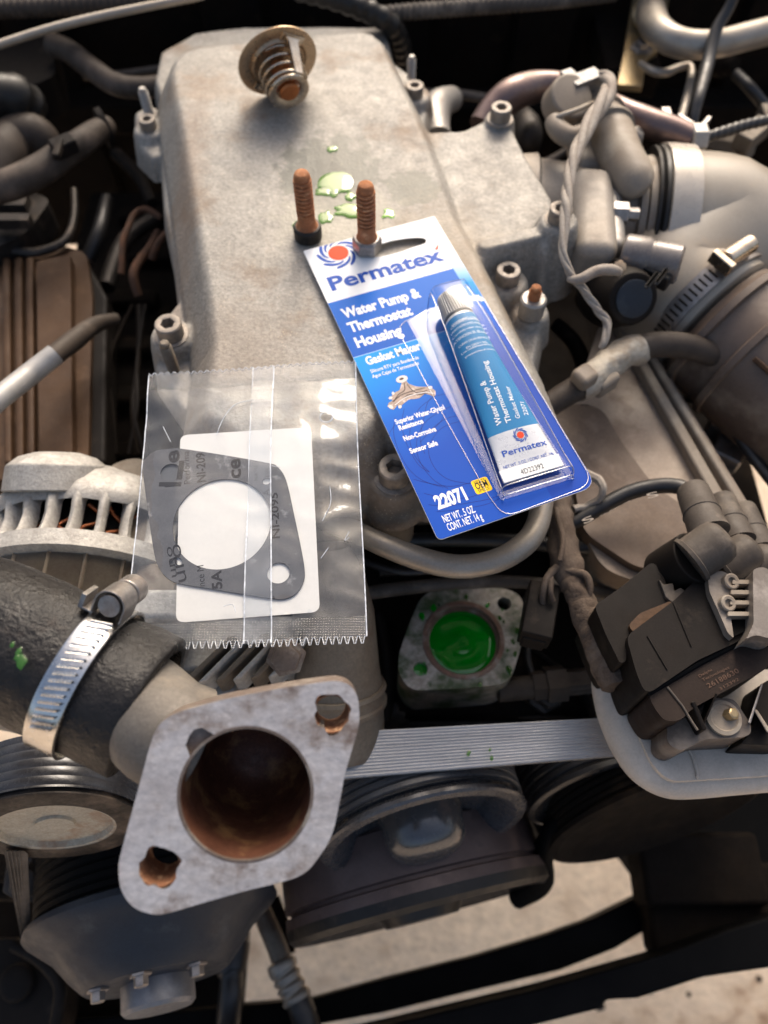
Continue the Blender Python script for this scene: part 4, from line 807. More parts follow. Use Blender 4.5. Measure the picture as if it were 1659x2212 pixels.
w = MB(); w.tube([hc - ht * .75, hc + ht * .75], .42, 20); w.lathe(hc + ht * .55, ht, [(.52, 0), (.56, .05), (.56, .75), (.50, .82), (.40, .82), (.38, .7)], 28); part('clamp_screw', w, STEEL, cl, bev=.03)
w = MB(); rings = []
for i in range(15):
    a = math.pi * i / 14; d = hax * math.cos(a) + hd * math.sin(a) * 1.0; rings.append([hc + d * r_ + ht * s_ - (hd * .0) for r_, s_ in ((.53, -.75), (.60, -.75), (.60, .35), (.53, .35))])
lowl = [[hc + hax * (1) * x_ - hd * .52 + ht * s_ for x_, s_ in ((.53, -.75), (.60, -.75), (.60, .35), (.53, .35))]]; lowr = [[hc - hax * x_ - hd * .52 + ht * s_ for x_, s_ in ((.53, -.75), (.60, -.75), (.60, .35), (.53, .35))]]
foot = [[hc - hax * x_ - hd * y_ + ht * s_ for x_, y_, s_ in ((1.15, .42, -.75), (1.15, .52, -.75), (1.15, .52, .1), (1.15, .42, .1))]]
w.loft(lowl + rings + lowr); w.loft([[hc - hax * a - hd * b + ht * s_ for a, b, s_ in ((x_, .50, -.7), (x_, .60, -.7), (x_, .60, .2), (x_, .50, .2))] for x_ in (.5, 1.1)]); w.loft([[hc - hax * 1.0 - hd * b + ht * s_ + hax * q for q, s_ in ((-.1, -.7), (.1, -.7), (.1, .2), (-.1, .2))] for b in (.55, .0)])
part('clamp_housing', w, STEEL, cl, bev=.03)

# ------------------------------------------------------------------ thermostat housing full of green coolant
HZ = -13.0
hs = root('thermostat_housing', 'open corroded thermostat housing filled with bright green coolant', 'thermostat housing', pt(1000, 1400, HZ - 5))
t6 = lambda x, y: (829.5 + x / 2, 1106 + y / 2)
ho = round2([pt(*t6(x, y), HZ) for x, y in ((170, 345), (330, 322), (500, 322), (600, 360), (606, 470), (598, 560), (545, 742), (330, 762), (115, 772), (62, 700), (62, 620), (110, 480))], .9)
hc_ = pt(*t6(343, 550), HZ); hr_ = (pt(*t6(490, 550), HZ) - pt(*t6(196, 550), HZ)).length / 2; print('housing r', hr_)
w = MB(); w.prism(ho, 4.3, (0, 0, 1), [circ(hc_, hr_ * 1.06, 48), circ(pt(*t6(158, 678), HZ), .42, 22), circ(pt(*t6(520, 395), HZ), .42, 22)])
HOUS = M('corroded_housing_face', (.56, .53, .48), .42, .4, (.33, .27, .21), 1.1, .8, .3, (.07, .10, .04), .36, .8, 5, dusts=.6, bd=.05)
part('housing_casting', w, HOUS, hs, bev=.14, seg=3)
w = MB(); w.lathe(hc_ + Vector((0, 0, .03)), (0, 0, 1), [(hr_ + .42, -.02), (hr_ + .36, .03), (hr_ + .16, .03), (hr_ + .1, -.05), (hr_ + .08, -.4), (hr_ - .02, -.42), (hr_ - .06, -3)], 60, False, False); part('seat_ring', w, M('stained_seat', (.30, .17, .12), .5, .3, (.16, .09, .06), 2, .6, .2, (.45, .4, .34), .2, .5, 10), hs, smooth=30)
w = MB(); rings = []
for r_ in np.linspace(hr_ + .02, .05, 26):
    rings.append([hc_ + Vector((r_ * math.cos(q), r_ * math.sin(q), -.55 + .02 * math.sin(r_ * 5.0) * (1 if r_ < hr_ - .2 else 2) + noise.noise(Vector((r_ * math.cos(q) * .7, r_ * math.sin(q) * .7, 1))) * .09)) for q in (2 * math.pi * j / 48 for j in range(48))])
w.loft(rings, False, True); part('coolant', w, GREEN, hs, smooth=80)
p = pt(*t6(158, 678), HZ - .35); w = MB(); w.lathe(p, (0, 0, 1), [(.42, 0), (.1, .03), (.01, .03)], 20, True, True); part('coolant', w, GREEN, hs, smooth=80)
for k in range(20):
    a = random.uniform(0, 6.28); rr_ = hr_ + random.uniform(.5, 1.35); q = hc_ + Vector((rr_ * math.cos(a), rr_ * math.sin(a), .02)); s_ = random.uniform(.05, .2)
    w = MB(); splat(w, q, s_, k); part('coolant_drop', w, GREEN if k % 3 == 0 else WET, hs, smooth=80)
w = MB(); w.lathe(pt(1270, 1470, -15), (1, .1, 0), [(.9, -3.4), (.9, -2.6), (1.1, -2.6), (1.1, -1.4), (.8, -1.4), (.8, 1.5)], 6); w.lathe(pt(1290, 1470, -15), (1, .1, 0), [(.7, -6), (.7, 2)], 16)
solo('hose_fitting', w, RUBB, 'grimy hexagonal hose fitting in the shade right of the open housing', 'fitting')

# ------------------------------------------------------------------ belts and pulleys
def pulley(name, label, cen, yaw, tlt, parts, group=None):
    a = Vector((math.sin(R(yaw)) * math.cos(R(tlt)), -math.cos(R(yaw)) * math.cos(R(tlt)), math.sin(R(tlt))))
    o = root(name, label, 'pulley', cen - Vector((0, 0, 3)), group)
    for nm, prof, mat, nseg in parts:
        w = MB(); w.lathe(cen, a, prof, nseg, False, False); part(nm, w, mat, o, smooth=34)
    return o, a
def ribs(r, h0, h1, n, dpt): 
    out = []; st = (h1 - h0) / n
    for i in range(n): out += [(r, h0 + st * i), (r, h0 + st * (i + .55)), (r - dpt, h0 + st * (i + .75)), (r, h0 + st * (i + 1))]
    return out
# idler at left, wrapped by belt
ic = pt(118, 1788, -8.6)
o, ia = pulley('idler_pulley', 'smooth black idler pulley with pale hub at the left under the radiator hose', ic, 8, 12,
    [('pulley_rim', [(3.2, -2.6), (3.92, -2.6), (3.92, -.1), (4.02, -.08), (4.02, .0), (3.9, .05), (2.75, .05)], STEELD, 72), ('hub_face', [(2.8, .04), (2.62, .0), (2.5, -.25), (.9, -.25), (.85, -.1), (.01, -.1)], DRYG, 48)])
o2 = root('drive_belt', 'black ribbed drive belt wrapped over the idler pulley at left', 'belt', ic + Vector((0, 0, 4)), 'serpentine belt runs')
w = MB(); w.lathe(ic, ia, [(4.02, -2.75)] + ribs(4.1, -2.75, -.25, 6, .022) + [(4.02, -.25), (4.0, -2.75)], 96, False, False); part('belt_loop', w, M('belt_glossy', (.022, .022, .025), .25, 0, (.045, .045, .05), 1.2, .6, .2, None, 0, .25, 16, rv=.08), o2, smooth=20)
# wide belt run: back of the belt facing up
o2 = root('drive_belt', 'pale shiny belt run crossing horizontally behind the outlet flange', 'belt', pt(1000, 1610, -10), 'serpentine belt runs')
A0, A1 = pt(330, 1603, -10), pt(1360, 1548, -10.5); B0, B1 = pt(330, 1716, -10.35), pt(1360, 1630, -10.85)
w = MB(); rings = []
for i in range(41):
    t = i / 40; a = A0.lerp(A1, t); b = B0.lerp(B1, t); row = []
    for j in range(29):
        s_ = j / 28; row.append(a.lerp(b, s_) + Vector((0, 0, (.014 if j % 2 else 0) + .03 * math.sin(t * 9))))
    row += [b + Vector((0, 0, -.35)), a + Vector((0, 0, -.35))]; rings.append(row)
BELTS = M('belt_back_glare', (.44, .43, .42), .3, .5, (.30, .295, .29), 1, .5, .12, None, 0, .35, 14, stretch=(.2, 4, 1), rv=.06, bd=.03)  # black rubber coloured pale to stand in for sky glare on it
w.loft(rings); part('belt_strip', w, BELTS, o2, smooth=12)
for (u, v, s_) in ((1012, 1628, .1), (1058, 1620, .06), (1062, 1638, .09)):
    w = MB(); splat(w, pt(u, v, -10.25), s_, u); part('coolant_drop', w, WET, o2, smooth=80)
# water pump pulley
wc = pt(918, 1800, -16.6)
o, wa = pulley('water_pump_pulley', 'grey dished water pump pulley below the shiny belt run', wc, 13, 11,
    [('pulley_rim', [(5.2, -3.4), (5.65, -3.4)] + ribs(5.6, -3.3, -.5, 6, .12) + [(5.75, -.35), (5.95, -.2), (5.98, .0), (5.85, .12), (5.3, .15), (4.7, -.25), (4.0, -1.2), (2.2, -1.5)], M('pulley_grey', (.085, .087, .095), .28, .4, (.05, .05, .055), .8, .6, .06, None, 0, 0, 6), 84),
     ('pulley_hub', [(2.5, -1.6), (2.3, -.2), (2.2, .6), (1.9, 1.0), (1.4, 1.25), (.8, 1.35), (.01, 1.38)], M('hub_grey', (.10, .105, .115), .2, .5, (.1, .1, .1), .9, .6, .12, (.2, .13, .1), .1, .2, 12), 48)])
w = MB()
for k in range(4):
    a = R(45 + 90 * k); e1 = wa.cross(Vector((0, 0, 1))).normalized(); e2 = wa.cross(e1); w.lathe(wc + wa * -1.4 + (e1 * math.cos(a) + e2 * math.sin(a)) * 3.1, wa, [(.5, 0), (.5, .45), (.3, .5)], 6)
part('pulley_bolts', w, STEEL, o, bev=.03)['kind'] = 'stuff'
# belt around the water pump pulley
o2 = root('drive_belt', 'black ribbed belt wrapped round the water pump pulley under the shiny run', 'belt', wc + Vector((0, 0, 5.5)), 'serpentine belt runs')
w = MB(); w.lathe(wc, wa, [(5.70, -3.25)] + ribs(5.92, -3.25, -.55, 6, .16) + [(5.75, -.55), (5.70, -3.25)], 96, False, False); part('belt_loop', w, M('belt_ribs_grey', (.05, .05, .053), .35, 0, (.08, .08, .082), 1, .5, .2, (.12, .11, .1), .05, .2, 12), o2, smooth=25)
# crank damper
dc_ = pt(900, 1930, -26)
pulley('crank_damper', 'brown purple crankshaft damper drum at the bottom above the concrete', dc_, 13, 1,
    [('damper_drum', [(5.8, -6), (8.3, -6), (8.3, -3.6), (8.1, -3.5), (8.1, -3.3), (8.4, -3.2), (8.5, -.6), (8.2, -.5), (8.2, -.3), (8.55, -.2), (8.6, .4)], M('damper_rust_brown', (.12, .085, .078), .5, .3, (.08, .057, .052), .5, .6, .15, (.03, .02, .02), .08, .25, 10), 84), ('damper_face', [(8.6, .4), (8.55, 1.0), (8.2, 1.3), (6.5, .9), (3, .7), (2.4, 1.6), (.01, 1.6)], BLK, 84)])
# lower left compressor / pump pulley with cone
fc = pt(335, 1990, -21)
o, fa = pulley('fan_clutch_pulley', 'big slate coloured pulley cone with black ribbed drum at bottom left', fc, 13, 8,
    [('ribbed_drum', [(5, -4.6), (6.7, -4.6), (6.75, -4.4)] + ribs(6.6, -4.2, -.6, 7, .12) + [(6.7, -.5)], PAINTK, 84), ('pulley_cone', [(6.7, -.6), (7.05, -.45), (7.15, -.1), (6.95, .15), (6.5, .5), (5.6, 1.2), (4.7, 2.3), (4.1, 2.9), (3.9, 3.05), (1.9, 3.1)], SLATE, 84),
     ('nose_boss', [(2.0, 2.9), (2.0, 4.3), (1.8, 4.5), (.01, 4.5)], M('boss_grey', (.22, .225, .235), .45, .5, (.15, .15, .16), 1, .6, .1, None, 0, .2, 12), 40)])
e1 = fa.cross(Vector((0, 0, 1))).normalized(); e2 = e1.cross(fa)
for k in range(3):
    a = R(38 + 52 * k); q = fc + fa * 3.05 + (e1 * math.cos(a) + e2 * math.sin(a)) * 3.35; w = MB(); w.lathe(q, fa, [(.6, 0), (.6, .15), (.4, .15), (.4, .6), (.34, .65)], 6); part('nose_bolt', w, STEEL, o, bev=.03)
# belt span from idler down
w = MB(); a0, a1 = pt(8, 1838, -10), pt(52, 1838, -10); b0, b1 = pt(46, 2032, -19), pt(60, 2012, -19)
w.loft([[p, q, q + Vector((0, -.1, -.5)), p + Vector((0, -.1, -.5))] for p, q in ((a0, a1), (b0, b1))])
for k in range(1, 5): w.tube([a0.lerp(a1, k / 5) + Vector((0, 0, .02)), b0.lerp(b1, k / 5) + Vector((0, 0, .02))], .045, 6)
o2 = root('drive_belt', 'narrow grey belt span dropping from the idler at far left', 'belt', pt(50, 1930, -15), 'serpentine belt runs'); part('belt_strip', w, RUBG, o2)
# right pulleys, black belts
rc = pt(1290, 1712, -19)
pulley('tensioner_pulley', 'black pulley with bright worn face partly behind the grey coil bracket', rc, 14, 12, [('pulley_rim', [(3, -3)] + ribs(4.3, -2.8, -.3, 5, .12) + [(4.4, -.2), (4.4, .1), (4.1, .2), (3.4, .0)], BELTR, 60), ('pulley_face', [(3.5, .0), (2.6, -.5), (1.2, -.4), (1.1, .2), (.01, .25)], M('worn_face', (.25, .23, .2), .25, .7, (.08, .07, .06), 1.0, .7, .1, None, 0, .2, 10), 48)])
rc = pt(1420, 1765, -21)
pulley('steering_pump_pulley', 'dull dark pulley edge below the grey coil bracket', rc, 14, 11, [('pulley_rim', [(3, -2.5)] + ribs(6.9, -2.4, -.3, 5, .15) + [(7.1, -.2), (7.1, .1), (6.6, .25), (5.8, -.2), (3, -.6), (.01, -.4)], DARK, 72)])
P_, r_ = tubeD([(1118, 1940, -30, 22), (1168, 1905, -27, 26), (1172, 1850, -24, 24), (1205, 1785, -20, 24), (1280, 1735, -19, 20), (1400, 1690, -20, 20)]); w = MB(); w.tube(P_, r_, 12); solo('bypass_hose', w, PAINTK, 'black rubber hose curving down between the two right hand pulleys', 'hose')
# pump casting under the bag, ribs and ring
pc = root('pump_casting', 'brown grey pump casting with fins between bag and outlet flange', 'pump housing', pt(660, 1450, -12))
w = MB(); c0 = pt(728, 1440, -9); w.lathe(c0, (.05, -.75, -.66), [(1.0, -6.5), (1.7, -5), (2.1, -3), (2.2, 0), (2.3, 1.0), (2.45, 1.0), (2.52, 1.2), (2.42, 1.35), (2.42, 1.8), (2.52, 1.9), (2.5, 2.1), (2.3, 2.2), (2.3, 4.5)], 56, False, False); part('pump_barrel', w, ALUG, pc, smooth=40)
for i in range(6):
    a = pt(395 + i * 38, 1478 - i * 3, -7); b = pt(500 + i * 36, 1375 - i * 3, -6); w = MB(); w.loft([[a + Vector((-.2, 0, 0)), a + Vector((.25, .1, 0)), a + Vector((.25, .1, -2)), a + Vector((-.2, 0, -2))], [b + Vector((-.2, 0, 0)), b + Vector((.25, .1, 0)), b + Vector((.25, .1, -2)), b + Vector((-.2, 0, -2))]]); part('cast_fin', w, ALUW if i % 2 else ALUG, pc, bev=.12)
p = pt(618, 1420, -6); w = MB(); w.lathe(p, (.1, -.45, .9), [(.95, -.8), (1.0, -.1), (.75, 0), (.72, .55), (.6, .62)], 6); part('mounting_bolt', w, FLSIDE, pc, bev=.05)
w = MB(); w.box(pt(520, 1400, -9), 7, 3, 2); w.box(pt(400, 1440, -10), 6, 4, 2); part('pump_foot', w, ALUW, pc, bev=.3)
# ------------------------------------------------------------------ hoses, pipes and cables
def hose(name, pts, mat, label, cat='hose', k=6, n=14, group=None, wob=0, corr=None, bev=0):
    P, r = tubeD(pts, k, n)
    if wob: P = wobble(P, wob)
    if corr:                     # corrugated loom: rings along its length
        Q = [P[0]]; 
        tot = sum((P[i + 1] - P[i]).length for i in range(len(P) - 1)); m = int(tot / corr * 4); out, rr, acc, i = [], [], 0, 0
        cum = [0]
        for a, b in zip(P, P[1:]): cum.append(cum[-1] + (b - a).length)
        for j in range(m + 1):
            d = tot * j / m
            while i < len(cum) - 2 and cum[i + 1] < d: i += 1
            f = (d - cum[i]) / max(1e-6, cum[i + 1] - cum[i]); out.append(P[i].lerp(P[i + 1], f)); rr.append((r[i] * (1 - f) + r[i + 1] * f) * (1 if j % 4 in (1, 2) else .88))
        P, r = out, rr
    w = MB(); w.tube(P, r, n); return solo(name, w, mat, label, cat, group, smooth=75 if not corr else 30)
# rear of the bay
hose('wiring_conduit', [(-60, 22, -2, 20), (120, 14, -2, 20), (300, 2, -2, 19), (420, -14, -2, 18)], RUBB, 'dusty corrugated conduit along the top left edge', 'conduit', corr=.5)
hose('wiring_conduit', [(800, 34, -2, 17), (900, 24, -2, 17), (1060, 12, -2, 17), (1200, 2, -2, 16), (1330, -14, -2, 16)], RUBG, 'grey corrugated conduit along the top middle edge', 'conduit', corr=.45)
hose('heater_hose', [(640, -20, 0, 20), (720, -2, 0, 22), (790, 22, -1, 24), (840, 50, -2, 24), (862, 90, -4, 24), (868, 130, -6, 22)], BLK, 'black heater hose bending down behind the cover corner', corr=.9)
hose('support_rod', [(-30, 106, 1, 9), (100, 64, 1, 9), (230, 32, 1, 9), (440, -10, 1, 8)], PIPE, 'slim tan metal rod crossing the top left corner', 'rod')
hose('vacuum_hose', [(112, 96, -5, 24), (150, 112, -5, 24), (200, 150, -5, 24), (250, 182, -5, 23), (310, 190, -5, 22), (380, 180, -5, 22)], RUBB, 'brown grey hose running to the cover from the upper left')
hose('vacuum_hose', [(180, 165, -8, 8), (250, 162, -8, 8), (350, 148, -8, 8)], RUBG, 'thin grey line just above the brown hose at upper left')
w = MB(); w.prism(round2(polyD([(-40, 96), (112, 66), (122, 160), (60, 190), (-40, 170)], -6), .8), 3, (0, 0, 1)); solo('wiper_motor_cover', w, BRN, 'brown plastic cover below the metal rod at upper left', 'cover', bev=.5)
hose('intake_bellows', [(-60, 215, -4, 52), (10, 205, -4, 50), (50, 222, -5, 46), (72, 240, -6, 38)], BLK, 'glossy black rubber bellows at the far left edge', corr=1.2)
hose('heater_pipe', [(-20, 420, -7, 46), (2, 340, -6, 50), (30, 300, -6, 46), (70, 290, -6, 42), (100, 320, -7, 36), (96, 372, -9, 30)], RUBB, 'fat dusty grey hose looping down at the far left')
hose('coolant_pipe', [(-60, 418, -4, 32), (20, 400, -4, 34), (80, 372, -4, 33), (140, 330, -4, 30), (190, 295, -4, 27), (228, 275, -5, 24)], RUBB, 'dusty brown coolant hose slanting across the left side', wob=.1)
w = MB(); p = pt(228, 276, -5); w.lathe(p, (.8, .5, .0), [(1.0, -.3), (1.35, -.3), (1.4, .1), (1.0, .1), (.9, -.1)], 28, True, True); solo('hose_collar', w, BRN, 'dark round collar at the end of the slanting left hose', 'collar')
w = MB(); w.box(pt(138, 316, -3), 1.6, 1.2, 1.0, Vector((.8, .6, 0)), Vector((-.6, .8, 0))); w.box(pt(126, 322, -2.6), .5, 1.8, .5); solo('hose_clip', w, BRN, 'small grey clip on the slanting left hose', 'clip', bev=.15)
w = MB(); w.prism(round2(polyD([(-60, 430), (60, 410), (110, 430), (60, 500), (-60, 560)], -8), .8), 2.4, (0, 0, 1)); w.box(pt(15, 440, -7), 3, 1.2, .8); w.box(pt(20, 478, -7), 3, .7, .8); solo('relay_bracket', w, STEELD, 'dark ribbed bracket below the slanting left hose', 'bracket', bev=.3)
hose('wiring_loop', [(20, 540, -9, 10), (80, 545, -9, 10), (140, 520, -9, 9), (160, 470, -9, 8), (160, 410, -9, 7)], STEELD, 'dark metal loop of tube below the left bracket', 'tube')
for i, (pts_, lb) in enumerate((([(262, 590, -8, 7), (268, 520, -7, 7), (290, 465, -7, 7), (320, 452, -7, 7), (350, 470, -7, 6)], 'rusty thin wire loop left of the cover'),
     ([(330, 560, -8, 8), (345, 520, -7, 8), (375, 490, -7, 8), (395, 500, -8, 7)], 'rusty short wire bend touching the cover edge'),
     ([(300, 640, -9, 9), (290, 590, -8, 10), (320, 540, -8, 9), (340, 500, -8, 8)], 'brown twisted wire strand beside the rusty loop'))):
    hose('rusty_wire', pts_, M('rust_brown_%s' % i, (.12, .05, .022), .85, .1, (.05, .026, .015), 1.5, .6, .25), lb, 'wire', wob=.15)
hose('dark_tube', [(190, 560, -12, 16), (215, 500, -11, 16), (232, 430, -11, 14)], RUB, 'dull black tube standing in the gap left of the cover', 'tube')
hose('dark_tube', [(230, 620, -12, 18), (270, 520, -12, 18), (340, 470, -12, 16)], STEELD, 'dark grey tube slanting behind the rusty wire', 'tube')
for i in range(7):
    u = 175 + i * 24 + random.uniform(-8, 8); hose('shadow_wire', [(u, 980, -12, 5), (u + random.uniform(-25, 25), 880, -11, 5), (u + random.uniform(-30, 30), 780, -11, 5), (u + random.uniform(-30, 50), 660, -11, 5)], DARK if i % 2 else BRN, ['first thin dark wire from the left in the shaded gap beside the cover', 'second thin dark wire from the left in the shaded gap', 'third thin wire from the left in the shaded gap', 'middle thin wire in the shaded gap left of the cover', 'third thin wire from the cover in the shaded gap', 'second thin wire from the cover in the shaded gap', 'thin dark wire nearest the cover in the shaded gap'][i], 'wire', group='wires in the shaded left gap')
# left valve cover with ribs and fold away tube
vc = root('valve_cover', 'brown ribbed valve cover in shade at the left', 'valve cover', pt(60, 750, -12))
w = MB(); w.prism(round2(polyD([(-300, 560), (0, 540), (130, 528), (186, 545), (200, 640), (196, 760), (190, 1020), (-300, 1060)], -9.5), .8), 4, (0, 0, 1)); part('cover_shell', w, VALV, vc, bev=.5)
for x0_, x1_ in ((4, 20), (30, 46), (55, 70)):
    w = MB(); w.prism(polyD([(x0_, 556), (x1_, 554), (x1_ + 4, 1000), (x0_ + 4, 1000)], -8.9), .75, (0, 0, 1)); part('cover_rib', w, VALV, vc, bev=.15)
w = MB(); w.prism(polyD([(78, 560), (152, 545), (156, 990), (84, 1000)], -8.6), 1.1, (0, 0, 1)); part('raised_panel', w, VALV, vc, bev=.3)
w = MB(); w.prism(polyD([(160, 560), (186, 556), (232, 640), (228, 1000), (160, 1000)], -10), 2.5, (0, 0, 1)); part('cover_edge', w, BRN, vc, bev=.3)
hose('dipstick_tube', [(-80, 935, -4, 23), (-10, 868, -4, 24), (60, 812, -5, 24), (120, 765, -5, 23)], M('silver_foil_sleeve', (.40, .39, .375), .5, .2, (.28, .27, .26), .8, .6, .08, None, 0, .3, 8), 'silver foil sleeve slanting at the left edge', 'sleeve')
hose('dipstick_tube', [(112, 772, -5, 21), (160, 735, -6, 22), (205, 702, -7, 18), (250, 690, -8, 14)], RUBB, 'dark brown pipe continuing from the silver sleeve', 'pipe')

# alternator
alt = root('alternator', 'oxidised aluminium alternator with vent fins and laminated stator at left', 'alternator', pt(100, 1200, -12))
ac = Vector((pt(95, 1150, -3).x, 0, -10.2)); yy = lambda v, z=-3.6: pt(95, v, z).y
def alat(nm, prof, mat, n=72, sm=38): w = MB(); w.lathe(ac, (0, 1, 0), prof, n, False, False); return part(nm, w, mat, alt, smooth=sm)
w = MB(); w.lathe(ac, (0, 1, 0), [(6.0, yy(1062)), (6.2, yy(1050)), (6.15, yy(1030)), (5.6, yy(990)), (4.4, yy(955)), (2.5, yy(935)), (.01, yy(930))], 72, False, False)
w.v = [p + (p - Vector((ac.x, p.y, ac.z))).normalized() * noise.noise(p * .5) * .35 for p in w.v]; part('rear_bell', w, ALUW, alt, smooth=60)
w = MB(); w.lathe(pt(125, 985, -5.2), (0, .9, .5), [(2.8, -2), (2.6, -.6), (2.0, -.1), (1.2, .15), (.01, .2)], 28); w.lathe(pt(235, 1040, -7.0), (.3, .9, .6), [(2.2, -2), (2.0, .0), (1.5, .3), (.01, .35)], 24); part('bell_boss', w, ALUW, alt, bev=.1)
alat('dark_core', [(4.9, yy(1190)), (4.9, yy(1040))], PAINTK, 40)
for k in range(26):
    a = 2 * math.pi * k / 26; w = MB(); P = [ac + Vector((math.sin(a + .10 * math.sin(t * 9 + k)) * (5.15 + .25 * math.sin(t * 7)), yy(1150 - 90 * t) , math.cos(a + .10 * math.sin(t * 9 + k)) * (5.15 + .25 * math.sin(t * 7)))) for t in (i / 8 for i in range(9))]; w.tube(P, .13, 6); part('copper_winding', w, COPPER, alt, smooth=80)
for k in range(28):
    a = 2 * math.pi * (k + .5) / 28; d = Vector((math.sin(a), 0, math.cos(a))); t_ = Vector((math.cos(a), 0, -math.sin(a))); rings = []
    for v_, r_, wd in ((1148, 6.3, .30), (1120, 6.05, .26), (1090, 5.95, .26), (1060, 6.1, .30), (1046, 6.05, .36)):
        q = Vector((ac.x, yy(v_), ac.z)) + d * r_; rings.append([q - t_ * wd - d * .7, q - t_ * wd * .8, q + d * .14, q + t_ * wd * .8, q + t_ * wd - d * .7])
    w = MB(); w.loft(rings); part('vent_fin', w, ALUW, alt, smooth=60)
alat('centre_ring', [(5.4, yy(1138)), (6.5, yy(1138)), (6.75, yy(1143)), (6.8, yy(1178)), (6.4, yy(1186)), (5.8, yy(1186))], ALUW)
w = MB(); prof = []; m = 46; y0_, y1_ = yy(1184), yy(1290)
for i in range(m): t = i / m; prof += [(6.25, y0_ + (y1_ - y0_) * t), (6.3, y0_ + (y1_ - y0_) * (t + .4 / m)), (6.2, y0_ + (y1_ - y0_) * (t + .7 / m))]
w.lathe(ac, (0, 1, 0), prof, 84, False, False)
part('stator_laminations', w, M('stator_steel', (.42, .38, .32), .5, .35, (.3, .26, .22), .7, .6, .15, (.2, .13, .09), .12, .3, 10), alt, smooth=15)
for k in range(22):
    a = 2 * math.pi * k / 22; d = Vector((math.sin(a), 0, math.cos(a))); t_ = Vector((math.cos(a), 0, -math.sin(a))); w = MB(); w.loft([[Vector((ac.x, y_, ac.z)) + d * 6.2 - t_ * .14, Vector((ac.x, y_, ac.z)) + d * 6.42, Vector((ac.x, y_, ac.z)) + d * 6.2 + t_ * .14] for y_ in (y0_, y1_)]); part('stator_rib', w, ALUG, alt)
alat('front_bell', [(6.2, y1_), (6.7, y1_ - .05), (6.8, y1_ - 1.2), (6.5, y1_ - 2.4), (5.4, y1_ - 4), (2, y1_ - 4.6)], ALUW)
w = MB(); w.prism(round2(polyD([(225, 1010), (290, 985), (345, 1005), (350, 1180), (300, 1200), (235, 1190)], -6), .8), 4, (0, 0, 1)); w.lathe(pt(332, 1300, -7), (0, 0, 1), [(1.8, -3), (1.8, 1.2), (1.4, 1.6), (.01, 1.7)], 28); part('mounting_ear', w, ALUG, alt, bev=.35)
w = MB(); w.box(pt(175, 1322, -6), 11, 1.6, 2.4); part('mounting_ear', w, ALUW, alt, bev=.3)

# ------------------------------------------------------------------ right rear: pipes and bracket
hose('exhaust_crossover_pipe', [(1040, 275, -3, 30), (1068, 238, -2.5, 34), (1105, 206, -2, 36), (1155, 188, -2, 32), (1215, 186, -2, 27), (1275, 208, -2, 25), (1340, 240, -2, 28), (1400, 266, -2, 31), (1460, 284, -2, 28), (1500, 300, -2, 24)], PURP, 'heat tinted brown metal pipe arching behind the throttle body', 'pipe', n=22)
w = MB(); w.lathe(pt(1505, 300, -2), (1, .03, 0), [(.8, -.5), (.95, -.4), (.95, .45), (.8, .55)], 6); solo('pipe_nut', w, ALUC, 'pale hexagon nut at the right end of the heat tinted pipe', 'nut', bev=.08)
hose('sensor_cable', [(1515, 300, -2, 10), (1540, 292, -2, 12), (1580, 280, -2, 13), (1620, 268, -2, 12), (1720, 246, -2, 11)], RUB, 'black cable leaving the pale pipe nut to the right', 'cable', corr=.5)
ap = root('air_conditioning_pipe', 'bright fat aluminium pipe curving in from the top right corner', 'pipe', pt(1500, 90, -3))
P_, r_ = tubeD([(1404, 24, -4, 32), (1416, 58, -2.5, 31), (1446, 84, -2, 30), (1490, 96, -2, 29), (1550, 94, -2, 28), (1610, 80, -2, 28), (1760, 40, -2, 28)], 8); w = MB(); w.tube(P_, r_, 24); part('pipe_tube', w, PIPE, ap, smooth=80)
w = MB(); w.lathe(pt(1404, 30, -4), (.1, -.4, .9), [(1.35, -.4), (1.4, -.1), (1.2, .1)], 30, True, True); part('pipe_flange', w, ZINC, ap)
br_ = root('gold_bracket', 'gold coloured metal bracket with bolt below the bright aluminium pipe', 'bracket', pt(1385, 120, -6))
w = MB(); w.prism(polyD([(1368, -10), (1448, -10), (1430, 60), (1422, 108), (1396, 124), (1388, 186), (1334, 182), (1348, 110)], -5), .5, (0, 0, 1)); part('bracket_plate', w, ZINC, br_, bev=.06)
w = MB(); w.lathe(pt(1386, 105, -5), (0, 0, 1), [(.95, 0), (.95, .12), (.6, .15), (.58, .6), (.5, .65)], 6); part('bracket_bolt', w, STEEL, br_, bev=.05)
w = MB(); w.box(pt(1338, 90, -8), 4.5, 12, 2.5); part('bracket_post', w, DARK, br_, bev=.2)
hose('metal_line', [(1384, 138, -4.4, 8), (1412, 154, -4, 9), (1440, 156, -4, 9), (1466, 146, -4, 8), (1488, 142, -4, 8), (1494, 158, -4, 8), (1486, 200, -4, 9), (1472, 256, -4, 9)], PIPE, 'thin tan metal line bending below the gold bracket', 'pipe')
hose('ignition_cable', [(1592, -20, 1, 11), (1572, 22, 0, 12), (1545, 70, -1, 13), (1528, 140, -2, 14), (1512, 200, -2, 13), (1502, 240, -2.5, 11), (1498, 270, -3, 9)], RUB, 'black cable hanging in front of the bright aluminium pipe', 'cable')
w = MB(); q = pt(1490, 270, -2.5); w.box(q, .3, 2.2, .5, Vector((.8, .6, 0)), Vector((-.6, .8, 0))); w.box(q + Vector((.8, -.2, 0)), .3, 2.0, .5, Vector((.8, -.6, 0)), Vector((.6, .8, 0))); w.box(q + Vector((-1.4, 1, 0)), .6, 1.2, .5); solo('cable_clip', w, STEEL, 'small bent metal clip holding cables on the tinted pipe', 'clip', bev=.05)
